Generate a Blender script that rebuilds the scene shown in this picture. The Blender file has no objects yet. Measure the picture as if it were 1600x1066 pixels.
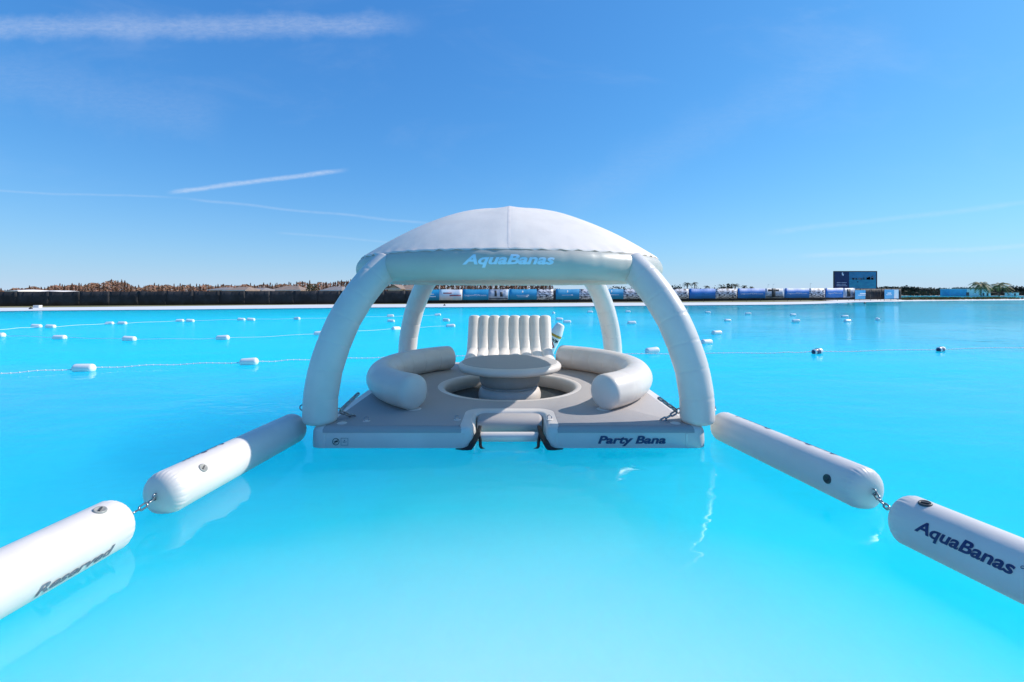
import bpy, bmesh, math, random
from mathutils import Vector, Matrix, noise as mnoise
R = math.radians
PI = math.pi
S = bpy.context.scene
C = S.collection
random.seed(7)

# ------------------------------------------------------------------ camera
F, H, PX0, PY0 = 724.0, 1.80, 800.0, 457.0        # focal length in pixels of a 1600 px wide picture, eye height, horizon
cam_d = bpy.data.cameras.new('camera')
cam = bpy.data.objects.new('camera', cam_d); C.objects.link(cam)
cam.location = (0, 0, H); cam.rotation_euler = (R(90), 0, 0)
cam_d.sensor_width = 36.0; cam_d.lens = 36.0 * F / 1600.0
cam_d.shift_y = -(533.0 - PY0) / 1600.0
cam_d.clip_start = 0.05; cam_d.clip_end = 9000
S.camera = cam
def sx(px): return (px - PX0) / F                  # sideways metres per metre of distance
def zz(py, Y): return H - (py - PY0) * Y / F       # height of a point seen in row py at distance Y

# ------------------------------------------------------------------ view, world, sun
S.view_settings.view_transform = 'Standard'; S.view_settings.look = 'None'
S.view_settings.exposure = 0.26; S.view_settings.gamma = 1.0; S.view_settings.use_curve_mapping = False
S.cycles.max_bounces = 8; S.cycles.transparent_max_bounces = 12; S.cycles.diffuse_bounces = 6
S.cycles.glossy_bounces = 4; S.cycles.caustics_reflective = False; S.cycles.caustics_refractive = False
S.cycles.use_denoising = True; S.cycles.sample_clamp_indirect = 6.0

SUN = Vector((0.765, 0.235, 0.600)).normalized()
el = math.asin(SUN.z); az = math.atan2(SUN.x, SUN.y)
W = bpy.data.worlds.new('World'); S.world = W; W.use_nodes = True
nt = W.node_tree; nt.nodes.clear()

class G:
    """tiny helper for building math in a node tree"""
    def __init__(s, t): s.t = t
    def n(s, kind, **kw):
        x = s.t.nodes.new(kind)
        for k, v in kw.items(): setattr(x, k, v)
        return x
    def put(s, sock, v):
        if isinstance(v, (int, float)): sock.default_value = v
        elif isinstance(v, (tuple, list)): sock.default_value = v
        else: s.t.links.new(v, sock)
    def m(s, op, a, b=0.0, c=0.0, clamp=False):
        x = s.n('ShaderNodeMath', operation=op, use_clamp=clamp)
        s.put(x.inputs[0], a); s.put(x.inputs[1], b); s.put(x.inputs[2], c)
        return x.outputs[0]
    def ss(s, v, a, b):
        x = s.n('ShaderNodeMapRange', interpolation_type='SMOOTHSTEP')
        s.put(x.inputs[0], v); x.inputs[1].default_value = a; x.inputs[2].default_value = b
        return x.outputs[0]
    def noise(s, vec, scale, detail=3, rough=.5, dist=0.0):
        x = s.n('ShaderNodeTexNoise'); s.t.links.new(vec, x.inputs['Vector'])
        x.inputs['Scale'].default_value = scale; x.inputs['Detail'].default_value = detail
        x.inputs['Roughness'].default_value = rough; x.inputs['Distortion'].default_value = dist
        return x.outputs['Fac']
    def mixc(s, f, a, b, blend='MIX'):
        x = s.n('ShaderNodeMix', data_type='RGBA', blend_type=blend)
        s.put(x.inputs[0], f); s.put(x.inputs[6], a); s.put(x.inputs[7], b)
        return x.outputs[2]
    def vmul(s, v, k):
        x = s.n('ShaderNodeVectorMath', operation='MULTIPLY'); s.put(x.inputs[0], v); x.inputs[1].default_value = k
        return x.outputs[0]

g = G(nt)
sky = g.n('ShaderNodeTexSky', sky_type='NISHITA', sun_disc=False, sun_elevation=el, sun_rotation=az,
          altitude=0.0, air_density=1.0, dust_density=0.35, ozone_density=3.0)
SK = 0.11
sr = g.n('ShaderNodeSeparateColor'); nt.links.new(sky.outputs[0], sr.inputs[0]); sc_ = g.n('ShaderNodeCombineColor')
for i_, (a_, p_) in enumerate(((.31, .74), (.75, .68), (1.08, .5))):
    nt.links.new(g.m('MULTIPLY', g.m('POWER', g.m('MULTIPLY', sr.outputs[i_], SK), p_), a_ / SK), sc_.inputs[i_])
tc = g.n('ShaderNodeTexCoord'); sep = g.n('ShaderNodeSeparateXYZ'); nt.links.new(tc.outputs['Generated'], sep.inputs[0])
dx_, dy_, dz_ = sep.outputs
dyc = g.m('MAXIMUM', dy_, 0.02)
U = g.m('DIVIDE', dx_, dyc); V = g.m('DIVIDE', dz_, dyc)
cmb = g.n('ShaderNodeCombineXYZ'); nt.links.new(U, cmb.inputs[0]); nt.links.new(V, cmb.inputs[1])
UV = cmb.outputs[0]
wob = g.m('MULTIPLY', g.m('SUBTRACT', g.noise(UV, 3.5, 2), .5), .02)
def trail(p0, p1, w, k, rag, nscale=14, bend=0.0):
    """a vapour trail across the sky between two directions"""
    u0, v0, u1, v1 = sx(p0[0]), (PY0 - p0[1]) / F, sx(p1[0]), (PY0 - p1[1]) / F
    L = math.hypot(u1 - u0, v1 - v0); ex, ey = (u1 - u0) / L, (v1 - v0) / L
    a, b = g.m('SUBTRACT', U, u0), g.m('SUBTRACT', V, v0)
    t = g.m('DIVIDE', g.m('ADD', g.m('MULTIPLY', a, ex), g.m('MULTIPLY', b, ey)), L)
    d = g.m('SUBTRACT', g.m('MULTIPLY', b, ex), g.m('MULTIPLY', a, ey))
    d = g.m('ADD', d, wob)
    if bend: d = g.m('ADD', d, g.m('MULTIPLY', g.m('MULTIPLY', t, g.m('SUBTRACT', 1.0, t)), bend))
    ww = g.m('MULTIPLY', g.m('ADD', g.m('MULTIPLY', g.noise(UV, nscale, 4, .6), rag), 1.0 - .5 * rag), w)
    q = g.m('DIVIDE', g.m('ABSOLUTE', d), ww)
    m_ = g.ss(q, 1.0, 0.05)
    m_ = g.m('MULTIPLY', m_, g.m('MULTIPLY', g.ss(t, -.02, .10), g.ss(t, 1.02, .86)))
    nn = g.ss(g.noise(g.vmul(UV, (1, 3, 1)), nscale * 3.4, 8, .72), .25, .72)
    m_ = g.m('MULTIPLY', m_, g.m('ADD', .45, g.m('MULTIPLY', nn, .55)))
    m_ = g.m('MULTIPLY', m_, k)
    return g.m('MULTIPLY', m_, g.ss(dy_, .05, .2))
tot = trail((-250, 46), (670, 38), .036, .24, 1.7)
for a_ in ((( 262, 303), (545, 264), .0075, .42, .8, 20), ((-300, 283), (300, 312), .004, .13, .6), ((285, 311), (700, 350), .0045, .16, .6),
           ((430, 362), (640, 380), .004, .10, .6), ((1190, 366), (1640, 312), .009, .12, 1.), ((1240, 402), (1700, 380), .008, .16, 1.),
           ((860, 330), (1420, 40), .07, .05, 1.6), ((-60, 110), (360, 190), .09, .07, 1.7)):
    tot = g.m('ADD', tot, trail(*a_))
wisp = g.ss(g.noise(g.vmul(UV, (.9, 2.6, 1)), 2.3, 6, .62, .5), .50, .82)
wisp = g.m('MULTIPLY', g.m('MULTIPLY', wisp, .08), g.ss(dz_, .05, .35))
tot = g.m('ADD', tot, wisp, clamp=True)
low = g.m('MULTIPLY', g.m('EXPONENT', g.m('MULTIPLY', g.m('MAXIMUM', dz_, 0.0), -13.0)), .95)      # pale air low over the land, all round
skyh = g.mixc(low, sc_.outputs[0], (.52 / SK, .655 / SK, .82 / SK, 1))
skyc = g.mixc(tot, skyh, (.80 / SK, .84 / SK, .92 / SK, 1))
bg = g.n('ShaderNodeBackground'); bg.inputs['Strength'].default_value = SK * 0.90
nt.links.new(skyc, bg.inputs['Color'])
wo = g.n('ShaderNodeOutputWorld'); nt.links.new(bg.outputs[0], wo.inputs['Surface'])

sd = bpy.data.lights.new('sun', 'SUN'); sd.energy = 4.4; sd.angle = R(0.53); sd.color = (1.0, 0.92, 0.83)
so = bpy.data.objects.new('sun', sd); C.objects.link(so); so.location = SUN * 60
so.rotation_euler = (-SUN).to_track_quat('-Z', 'Y').to_euler()

# ------------------------------------------------------------------ materials
def mat(name, col, rough=.5, var=.06, vscale=3.0, bump=0.0, bscale=40.0, metal=0.0, spec=.5, stretch=(1, 1, 1), col2=None, lo=.35, hi=.65, sheen=0, detail=4):
    m = bpy.data.materials.new(name); m.use_nodes = True
    t = m.node_tree; q = G(t); b = t.nodes['Principled BSDF']
    b.inputs['Roughness'].default_value = rough; b.inputs['Metallic'].default_value = metal
    b.inputs['Specular IOR Level'].default_value = spec
    tcn = q.n('ShaderNodeTexCoord'); v = q.vmul(tcn.outputs['Object'], stretch)
    n1 = q.noise(v, vscale, detail, .55)
    c2 = col2 or tuple(max(0, c * (1 - 2.2 * var)) for c in col)
    c = q.mixc(q.ss(n1, lo, hi), (*col, 1), (*c2, 1))
    t.links.new(c, b.inputs['Base Color'])
    if bump:
        bn = q.n('ShaderNodeBump'); bn.inputs['Strength'].default_value = 1.0; bn.inputs['Distance'].default_value = bump
        t.links.new(q.noise(v, bscale, 4, .6), bn.inputs['Height']); t.links.new(bn.outputs[0], b.inputs['Normal'])
    return m
M = {}
M['pvc'] = mat('white_pvc', (.84, .775, .72), .36, .035, 2.6, .0028, 6)
M['pvc_b'] = mat('white_pvc_rib', (.92, .855, .80), .42, .03, 3, .003, 9, stretch=(1, .6, 2.2))
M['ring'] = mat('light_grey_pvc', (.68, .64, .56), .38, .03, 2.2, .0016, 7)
M['canvas'] = mat('white_canvas', (.95, .86, .775), .75, .03, 2.5, .004, 5)
def thin(name, col, k):
    t = M[name].node_tree; q = G(t); b = t.nodes['Principled BSDF']       # one thin skin: some of the sun comes through it
    tl = q.n('ShaderNodeBsdfTranslucent'); tl.inputs[0].default_value = (*col, 1); mx = q.n('ShaderNodeMixShader'); mx.inputs[0].default_value = k
    t.links.new(b.outputs[0], mx.inputs[1]); t.links.new(tl.outputs[0], mx.inputs[2]); t.links.new(mx.outputs[0], t.nodes['Material Output'].inputs['Surface'])
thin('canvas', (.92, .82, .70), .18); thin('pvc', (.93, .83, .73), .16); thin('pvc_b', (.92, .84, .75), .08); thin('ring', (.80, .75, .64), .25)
M['tape'] = mat('canvas_tape', (.80, .73, .66), .7, .04, 6, .001, 60)
M['pad'] = mat('grey_foam_pad', (.40, .375, .37), .75, .012, 3, .0012, 160)
M['pad2'] = mat('grey_foam_table', (.40, .385, .385), .7, .012, 4, .001, 140)
M['drum'] = mat('grey_fabric_drum', (.46, .44, .43), .6, .04, 5, .001, 60)
M['navy'] = mat('navy_print', (.012, .03, .12), .45, .05, 20)
M['grey_print'] = mat('grey_print', (.17, .19, .23), .5, .15, 30)
M['pale_print'] = mat('pale_blue_print', (.86, .93, .99), .4, .02, 20)
M['black'] = mat('black_webbing', (.012, .012, .014), .45, .2, 18, .002, 60)
M['steel'] = mat('steel', (.42, .42, .43), .28, .1, 30, .0005, 80, metal=1.0)
M['valve'] = mat('valve_grey', (.34, .34, .31), .45, .08, 20)
M['valve_dark'] = mat('valve_dark', (.06, .065, .065), .5, .1, 20)
M['net'] = mat('dark_mesh_floor', (.035, .045, .045), .5, .25, 30, .004, 90)
M['buoy'] = mat('white_buoy_plastic', (.84, .83, .81), .35, .03, 8, .001, 20)
M['buoyshade'] = mat('buoy_shade', (.012, .028, .10), .4, .1, 10)  # dark colour standing in for shade on two white buoys
M['rope'] = mat('pale_rope', (.75, .80, .82), .7, .1, 40)
M['orange'] = mat('ochre_band', (.62, .33, .03), .5, .15, 12)
M['red'] = mat('red_print', (.45, .025, .03), .5, .1, 20)
M['ink'] = mat('black_print', (.015, .018, .02), .5, .1, 20)
M['sand'] = mat('white_sand', (.80, .76, .70), .9, .05, .35, .01, 8)
M['liner'] = mat('white_liner_beach', (.70, .71, .72), .8, .03, .25, .01, 5)
M['ground'] = mat('dry_ground', (.30, .25, .15), .95, .2, .08, .03, 2, col2=(.16, .17, .06))
M['fence'] = mat('black_screen_fabric', (.012, .012, .014), .75, .3, .7, .05, 1.2, col2=(.03, .03, .034))
M['post'] = mat('dark_post', (.02, .02, .02), .6, .1, 5)
M['ban_blue'] = mat('banner_teal_blue', (.008, .31, .58), .55, .08, .6, .02, 1.5)
M['ban_blue2'] = mat('banner_deep_blue', (.010, .20, .62), .55, .08, .6, .02, 1.5)
M['ban_cyan'] = mat('banner_bright_blue', (.03, .36, .68), .55, .08, .6, .02, 1.5)
M['white_print'] = mat('white_print', (.80, .84, .88), .55, .03, 5)
M['pic_pale'] = mat('picture_pale_sky', (.45, .66, .78), .55, .05, .7, col2=(.70, .68, .72))
M['pic_grey'] = mat('picture_grey', (.48, .54, .62), .55, .1, 1.1, col2=(.20, .28, .40), stretch=(1, 1, 1.6))
M['pic_wave'] = mat('picture_white_on_dark', (.66, .68, .74), .55, .1, 2.2, col2=(.035, .045, .08), lo=.47, hi=.55, stretch=(.8, .8, 2.6))
M['pic_dark'] = mat('picture_dark_palms', (.02, .035, .05), .6, .1, 3)
M['pic_red'] = mat('picture_red_boat', (.36, .10, .13), .6, .1, 3)
M['bb_navy'] = mat('billboard_navy', (.006, .022, .10), .5, .05, .6)
M['bb_water'] = mat('billboard_water', (.012, .20, .34), .5, .1, .6, col2=(.02, .28, .40), stretch=(1, 1, 4))
M['bb_sky'] = mat('billboard_sky', (.04, .22, .38), .5, .1, .4, stretch=(1, 1, 3))
M['bb_town'] = mat('billboard_town', (.16, .20, .25), .5, .1, 1.5, col2=(.02, .06, .10), lo=.45, hi=.55)
M['frame'] = mat('dark_frame', (.02, .025, .035), .5, .1, 4)
M['bark'] = mat('bark', (.12, .08, .06), .9, .2, 4)
M['twig'] = mat('bare_russet_twigs', (.26, .125, .085), .9, .2, .2, col2=(.19, .115, .07))
M['leaf'] = mat('dark_leaf', (.045, .055, .03), .8, .2, .25, col2=(.025, .035, .02))
M['leaf_brown'] = mat('olive_brown_leaf', (.11, .085, .04), .8, .2, .5, col2=(.06, .06, .025))
M['leaf_olive'] = mat('field_scrub', (.09, .065, .04), .9, .2, .1, col2=(.05, .055, .025))
M['frond'] = mat('palm_frond', (.055, .065, .022), .7, .2, 1)
M['frond_y'] = mat('yellow_palm_frond', (.27, .22, .05), .7, .2, .6)
M['roof'] = mat('tan_roof', (.30, .22, .17), .85, .12, 1, .03, 3)
M['roof_grey'] = mat('grey_roof', (.27, .24, .23), .85, .12, 1, .03, 3)
M['house'] = mat('cream_wall', (.70, .60, .47), .85, .04, 1)
M['white'] = mat('white_paint', (.80, .76, .70), .6, .03, 1)
M['glass'] = mat('window_dark', (.03, .04, .05), .15, .1, 2)
M['cyanwall'] = mat('cyan_mural_wall', (.10, .40, .60), .6, .08, .5)
M['grass'] = mat('olive_grass', (.16, .13, .025), .9, .2, .6, col2=(.09, .09, .02))
M['berm'] = mat('dark_soil', (.05, .045, .03), .95, .2, .5)

# lagoon floor: pale sheet under the water
M['floor'] = mat('pale_lagoon_floor', (.86, .88, .84), .9, .02, 2.2, .006, 3, col2=(.66, .74, .74), lo=.25, hi=.75, detail=7)

_fb = M['floor'].node_tree.nodes['Principled BSDF']       # milky lagoon water over the sheet: light spreads sideways in it
_fb.inputs['Subsurface Weight'].default_value = 1.0; _fb.inputs['Subsurface Radius'].default_value = (.5, 1.4, 2.2); _fb.inputs['Subsurface Scale'].default_value = 1.0
_fb.inputs['Specular IOR Level'].default_value = 0.0; _fb.subsurface_method = 'RANDOM_WALK'
def water_mat():
    m = bpy.data.materials.new('clear_lagoon_water'); m.use_nodes = True
    t = m.node_tree; t.nodes.clear(); q = G(t)
    geo = q.n('ShaderNodeNewGeometry'); pos = geo.outputs['Position']
    def dot(a, b):
        x = q.n('ShaderNodeVectorMath', operation='DOT_PRODUCT'); t.links.new(a, x.inputs[0]); t.links.new(b, x.inputs[1])
        return q.m('ABSOLUTE', x.outputs['Value'])
    # ripples: long lazy swell, small wind ripples and a patchy chop
    n1 = q.noise(q.vmul(pos, (.55, 1.0, 1)), .9, 2, .5, .3)
    n2 = q.noise(q.vmul(pos, (.7, 1.3, 1)), 3.2, 2, .5, .3)
    patch = q.ss(q.noise(q.vmul(pos, (.6, 1.2, 1)), .06, 2), .40, .62)
    n3 = q.noise(q.vmul(pos, (.45, 1.5, 1)), 1.5, 4, .6)
    sp = q.n('ShaderNodeSeparateXYZ'); t.links.new(pos, sp.inputs[0])
    offshore = q.ss(sp.outputs[1], 9.0, 22.0)
    h = q.m('ADD', q.m('MULTIPLY', n1, .021), q.m('MULTIPLY', n2, .0048))
    h = q.m('ADD', h, q.m('MULTIPLY', q.m('MULTIPLY', n3, .045), q.m('MULTIPLY', offshore, q.m('ADD', .35, q.m('MULTIPLY', patch, .8)))))
    bn = q.n('ShaderNodeBump'); bn.inputs['Strength'].default_value = 1; bn.inputs['Distance'].default_value = 1.0
    t.links.new(h, bn.inputs['Height'])
    cb = dot(bn.outputs[0], geo.outputs['Incoming'])
    fr = q.m('ADD', .02, q.m('MULTIPLY', .98, q.m('POWER', q.m('SUBTRACT', 1.0, cb, clamp=True), 5.0)))
    calm = q.ss(q.m('ADD', sp.outputs[0], q.m('MULTIPLY', q.m('SUBTRACT', q.noise(pos, .05, 2), .5), 30.0)), -8.0, 22.0)      # open water on the right lies calmer
    near = q.m('SUBTRACT', 1.0, q.ss(sp.outputs[1], 6.5, 15.0))
    fr = q.m('MULTIPLY', fr, q.m('MAXIMUM', near, q.m('ADD', .24, q.m('MULTIPLY', calm, .56))))
    # the water's own colour: the flatter one looks through it, the more of it one looks through
    ci = dot(geo.outputs['Normal'], geo.outputs['Incoming'])
    rp = q.n('ShaderNodeValToRGB'); cr = rp.color_ramp
    cr.elements[0].position = 0.0; cr.elements[0].color = (.004, .60, .92, 1)
    cr.elements[1].position = .75; cr.elements[1].color = (.62, .96, 1, 1)
    e = cr.elements.new(.30); e.color = (.02, .74, .97, 1)
    e = cr.elements.new(.45); e.color = (.10, .86, 1.0, 1)
    t.links.new(ci, rp.inputs[0])
    tr = q.n('ShaderNodeBsdfTransparent'); t.links.new(rp.outputs[0], tr.inputs[0])
    # milky lagoon water: sunlight spreads sideways under the surface
    rq = q.n('ShaderNodeValToRGB'); cq = rq.color_ramp
    cq.elements[0].position = 0.0; cq.elements[0].color = (.006, .53, .90, 1)
    cq.elements[1].position = .68; cq.elements[1].color = (.46, .95, .99, 1)
    e = cq.elements.new(.28); e.color = (.008, .66, .92, 1)
    e = cq.elements.new(.42); e.color = (.03, .80, .94, 1)
    t.links.new(ci, rq.inputs[0])
    mk = q.n('ShaderNodeBsdfPrincipled'); mk.subsurface_method = 'RANDOM_WALK'
    silt = q.noise(q.vmul(pos, (1.0, .8, 1)), .9, 6, .65, .6)       # faint clouds of silt in the water
    silt2 = q.noise(q.vmul(pos, (1.6, .9, 1)), 7.0, 4, .6, 1.2)
    sv = q.m('ADD', q.m('ADD', .93, q.m('MULTIPLY', silt, .09)), q.m('MULTIPLY', silt2, .05))
    sc3 = q.n('ShaderNodeCombineColor'); [t.links.new(sv, sc3.inputs[i]) for i in range(3)]
    t.links.new(q.mixc(1.0, rq.outputs[0], sc3.outputs[0], 'MULTIPLY'), mk.inputs['Base Color']); mk.inputs['Specular IOR Level'].default_value = 0.0; mk.inputs['Roughness'].default_value = 1.0
    mk.inputs['Subsurface Weight'].default_value = 1.0; mk.inputs['Subsurface Radius'].default_value = (8.0, 45.0, 45.0); mk.inputs['Subsurface Scale'].default_value = 1.0
    body = q.n('ShaderNodeMixShader'); body.inputs[0].default_value = .77
    t.links.new(tr.outputs[0], body.inputs[1]); t.links.new(mk.outputs[0], body.inputs[2])
    gl = q.n('ShaderNodeBsdfGlossy'); gl.inputs['Roughness'].default_value = .02
    t.links.new(bn.outputs[0], gl.inputs['Normal'])
    mx = q.n('ShaderNodeMixShader'); t.links.new(fr, mx.inputs[0]); t.links.new(body.outputs[0], mx.inputs[1]); t.links.new(gl.outputs[0], mx.inputs[2])
    o = q.n('ShaderNodeOutputMaterial'); t.links.new(mx.outputs[0], o.inputs['Surface'])
    return m
M['water'] = water_mat()

# ------------------------------------------------------------------ helpers
def obj(name, vf, m, parent=None, smooth=True, loc=None, auto=None):
    if isinstance(vf, bpy.types.Mesh): me = vf
    else:
        me = bpy.data.meshes.new(name); me.from_pydata([tuple(v) for v in vf[0]], [], vf[1]); me.update()
        if smooth: me.polygons.foreach_set('use_smooth', [True] * len(me.polygons))
        if auto and smooth:
            try: me.set_sharp_from_angle(angle=R(auto))
            except Exception: pass
    if m and not me.materials: me.materials.append(M[m])
    o = bpy.data.objects.new(name, me); C.objects.link(o)
    if parent: o.parent = parent
    if loc: o.location = loc
    return o
def tag(o, label, cat, group=None, kind=None):
    if label: o['label'] = label
    if cat: o['category'] = cat
    if group: o['group'] = group
    if kind: o['kind'] = kind
    return o
def struct(o): o['kind'] = 'structure'; return o
def thing(name, label, cat, loc=(0, 0, 0), rz=0, group=None):
    o = bpy.data.objects.new(name, None); C.objects.link(o); o.empty_display_size = .2
    o.location = loc; o.rotation_euler = (0, 0, rz)
    return tag(o, label, cat, group)
def copy_tree(o, parent=None):
    c = o.copy(); C.objects.link(c)
    if parent: c.parent = parent
    for ch in list(o.children): copy_tree(ch, c)
    return c
def join(*vfs):
    V_, F_ = [], []
    for v, f in vfs:
        k = len(V_); V_ += list(v); F_ += [tuple(i + k for i in p) for p in f]
    return V_, F_
def box(x0, x1, y0, y1, z0, z1):
    v = [(x, y, z) for z in (z0, z1) for y in (y0, y1) for x in (x0, x1)]
    return v, [(0, 2, 3, 1), (4, 5, 7, 6), (0, 1, 5, 4), (2, 6, 7, 3), (0, 4, 6, 2), (1, 3, 7, 5)]
def rings(rs, close=False, cap0=True, cap1=True):
    """skin a list of point rings"""
    n = len(rs[0]); v = [p for r in rs for p in r]; f = []
    k = len(rs)
    for i in range(k if close else k - 1):
        a, b = i * n, ((i + 1) % k) * n
        for j in range(n): f.append((a + j, a + (j + 1) % n, b + (j + 1) % n, b + j))
    if not close:
        if cap0: f.append(tuple(reversed(range(n))))
        if cap1: f.append(tuple(range((k - 1) * n, k * n)))
    return v, f
def lathe(prof, n=64, cap0=False, cap1=False):
    return rings([[(r * math.cos(2 * PI * j / n), r * math.sin(2 * PI * j / n), z) for j in range(n)] for r, z in prof], cap0=cap0, cap1=cap1)
def sweep(path, rad, n=24, up=Vector((0, 0, 1)), close=False, flat=1.0):
    """tube along a path; rad is one number per point; flat squeezes it along the frame's second axis"""
    P = [Vector(p) for p in path]; k = len(P); rs = []; nrm = None
    for i in range(k):
        a = P[(i - 1) % k] if (close or i > 0) else P[i]; b = P[(i + 1) % k] if (close or i < k - 1) else P[i]
        t = (b - a).normalized()
        if nrm is None:
            nrm = (up - t * up.dot(t))
            if nrm.length < 1e-3: nrm = Vector((1, 0, 0)) - t * t.x
            nrm.normalize()
        else:
            nrm = (nrm - t * nrm.dot(t)).normalized()
        bi = t.cross(nrm); r = rad[i] if isinstance(rad, (list, tuple)) else rad
        rs.append([P[i] + (nrm * math.cos(2 * PI * j / n) * flat + bi * math.sin(2 * PI * j / n)) * r for j in range(n)])
    return rings(rs, close)
def spline(pts, n):
    """Catmull-Rom through the points, n samples a span"""
    P = [Vector(p) for p in pts]; P = [P[0] * 2 - P[1]] + P + [P[-1] * 2 - P[-2]]; out = []
    for i in range(1, len(P) - 2):
        for k in range(n):
            t = k / n; a, b, c, d = P[i - 1:i + 3]
            out.append(.5 * (2 * b + (c - a) * t + (2 * a - 5 * b + 4 * c - d) * t * t + (3 * b - a - 3 * c + d) * t ** 3))
    out.append(P[-2]); return out
def resample(P, n):
    L = [0]
    for a, b in zip(P, P[1:]): L.append(L[-1] + (b - a).length)
    out = []; j = 0
    for i in range(n + 1):
        s = L[-1] * i / n
        while j < len(P) - 2 and L[j + 1] < s: j += 1
        t = (s - L[j]) / max(1e-9, L[j + 1] - L[j]); out.append(P[j].lerp(P[j + 1], t))
    return out, L[-1]
def cap_r(d, c, e=2.6):
    """radius factor of a rounded end, d from the tip, c the length of the rounding"""
    if d >= c: return 1.0
    return max(.0, 1 - (1 - d / c) ** e) ** (1 / e)
def tube(P, r, n, N, segs, pinch=.012, cap=(.1, .1), capmin=(.35, .35), kink=0.0):
    """inflated tube: welded from short lengths, nipped in at each weld, rounded ends"""
    P, L = resample(P, N)
    if kink:
        K, _ = resample(P, segs); Q, _ = resample(K, N); P = [a.lerp(b, kink) for a, b in zip(P, Q)]
    # denser points at the ends
    ss_ = [i / N for i in range(N + 1)]
    ex0 = [cap[0] / L * t for t in (.0006, .006, .03, .08, .16, .28, .44, .64, .84)]; ex1 = [1 - cap[1] / L * t for t in (.0006, .006, .03, .08, .16, .28, .44, .64, .84)]
    ss_ = sorted(set([s for s in ss_ if cap[0] / L < s < 1 - cap[1] / L] + ex0 + ex1 + [0, 1]))
    def at(s):
        x = s * N; i = min(N - 1, int(x)); return P[i].lerp(P[i + 1], x - i)
    pts, rad = [], []
    for s in ss_:
        d0, d1 = s * L, (1 - s) * L
        k = max(capmin[0], cap_r(d0, cap[0])) * max(capmin[1], cap_r(d1, cap[1]))
        ph = (s * segs) % 1.0; dist = min(ph, 1 - ph) / segs * L
        k *= 1 - pinch * math.exp(-(dist / .011) ** 2) + .006 * math.sin(PI * ph)
        pts.append(at(s)); rad.append(r * k)
    return sweep(pts, rad, n)
def rpoly(cs, seg=8):
    """outline with rounded corners: (x, y, radius)"""
    out = []; n = len(cs)
    for i, (x, y, r) in enumerate(cs):
        p = Vector((x, y)); a = (Vector(cs[i - 1][:2]) - p).normalized(); b = (Vector(cs[(i + 1) % n][:2]) - p).normalized()
        ang = a.angle(b); d = r / math.tan(ang / 2); s, e = p + a * d, p + b * d
        c = p + (a + b).normalized() * (r / math.sin(ang / 2))
        a0 = math.atan2(s.y - c.y, s.x - c.x); a1 = math.atan2(e.y - c.y, e.x - c.x); da = (a1 - a0 + PI) % (2 * PI) - PI
        for k in range(seg + 1): t = a0 + da * k / seg; out.append(Vector((c.x + r * math.cos(t), c.y + r * math.sin(t))))
    return out
def norms(o):
    n = len(o); res = []
    for i in range(n):
        t = (o[(i + 1) % n] - o[i - 1]).normalized(); res.append(Vector((t.y, -t.x)))
    return res
def slab(outline, layers, hole=None, holelayers=None, bottom=True):
    """plate with a rolled edge: layers are (inset, z) from below to the top; hole: (cx, cy, r)"""
    nn = norms(outline); rs = [[(p.x - q.x * d, p.y - q.y * d, z) for p, q in zip(outline, nn)] for d, z in layers]
    v, f = rings(rs, cap0=bottom and not hole, cap1=False)
    bm = bmesh.new(); vs = [bm.verts.new(p) for p in v]
    for p in f: bm.faces.new([vs[i] for i in p])
    n = len(outline); top = vs[-n:]; z = layers[-1][1]
    ed = [bm.edges.get((top[i], top[(i + 1) % n])) or bm.edges.new((top[i], top[(i + 1) % n])) for i in range(n)]
    if hole:
        cx, cy, r = hole; hv = [bm.verts.new((cx + r * math.cos(2 * PI * k / 96), cy + r * math.sin(2 * PI * k / 96), z)) for k in range(96)]
        ed += [bm.edges.new((hv[k], hv[(k + 1) % 96])) for k in range(96)]
    bmesh.ops.triangle_fill(bm, edges=ed, use_beauty=True)
    bmesh.ops.recalc_face_normals(bm, faces=bm.faces)
    me = bpy.data.meshes.new('slab'); bm.to_mesh(me); bm.free()
    me.polygons.foreach_set('use_smooth', [True] * len(me.polygons))
    me.set_sharp_from_angle(angle=R(35))
    return me
def text_vf(s, w, h=None, shear=.0, bold=.02, cuts=0, ucuts=0, spacing=1.0):
    """flat lettering, centred, width w, capital height h"""
    cu = bpy.data.curves.new('text', 'FONT'); cu.body = s; cu.size = 1; cu.shear = shear; cu.offset = bold; cu.resolution_u = 4; cu.space_character = spacing
    o = bpy.data.objects.new('text', cu); C.objects.link(o)
    bpy.context.view_layer.update()
    me = bpy.data.meshes.new_from_object(o.evaluated_get(bpy.context.evaluated_depsgraph_get()))
    bpy.data.objects.remove(o); bpy.data.curves.remove(cu)
    bm = bmesh.new(); bm.from_mesh(me); bpy.data.meshes.remove(me)
    bmesh.ops.remove_doubles(bm, verts=bm.verts, dist=1e-5)
    xs = [v.co.x for v in bm.verts]; x0, x1 = min(xs), max(xs); k = w / (x1 - x0); ky = (h / .73) if h else k
    for v in bm.verts: v.co = Vector(((v.co.x - (x0 + x1) / 2) * k, (v.co.y - .35) * ky, 0))
    ys = [v.co.y for v in bm.verts]; y0, y1 = min(ys), max(ys)
    for nc, lo, hi, no in ((cuts, y0, y1, (0, 1, 0)), (ucuts, -w / 2, w / 2, (1, 0, 0))):
        for i in range(1, nc):
            co = Vector(no) * (lo + (hi - lo) * i / nc)
            bmesh.ops.bisect_plane(bm, geom=bm.verts[:] + bm.edges[:] + bm.faces[:], plane_co=co, plane_no=no)
    bm.verts.index_update(); r = ([v.co.copy() for v in bm.verts], [tuple(v.index for v in f_.verts) for f_ in bm.faces]); bm.free()
    return r
def mapped(vf, fn): return [fn(p.x, p.y) for p in vf[0]], vf[1]
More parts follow.
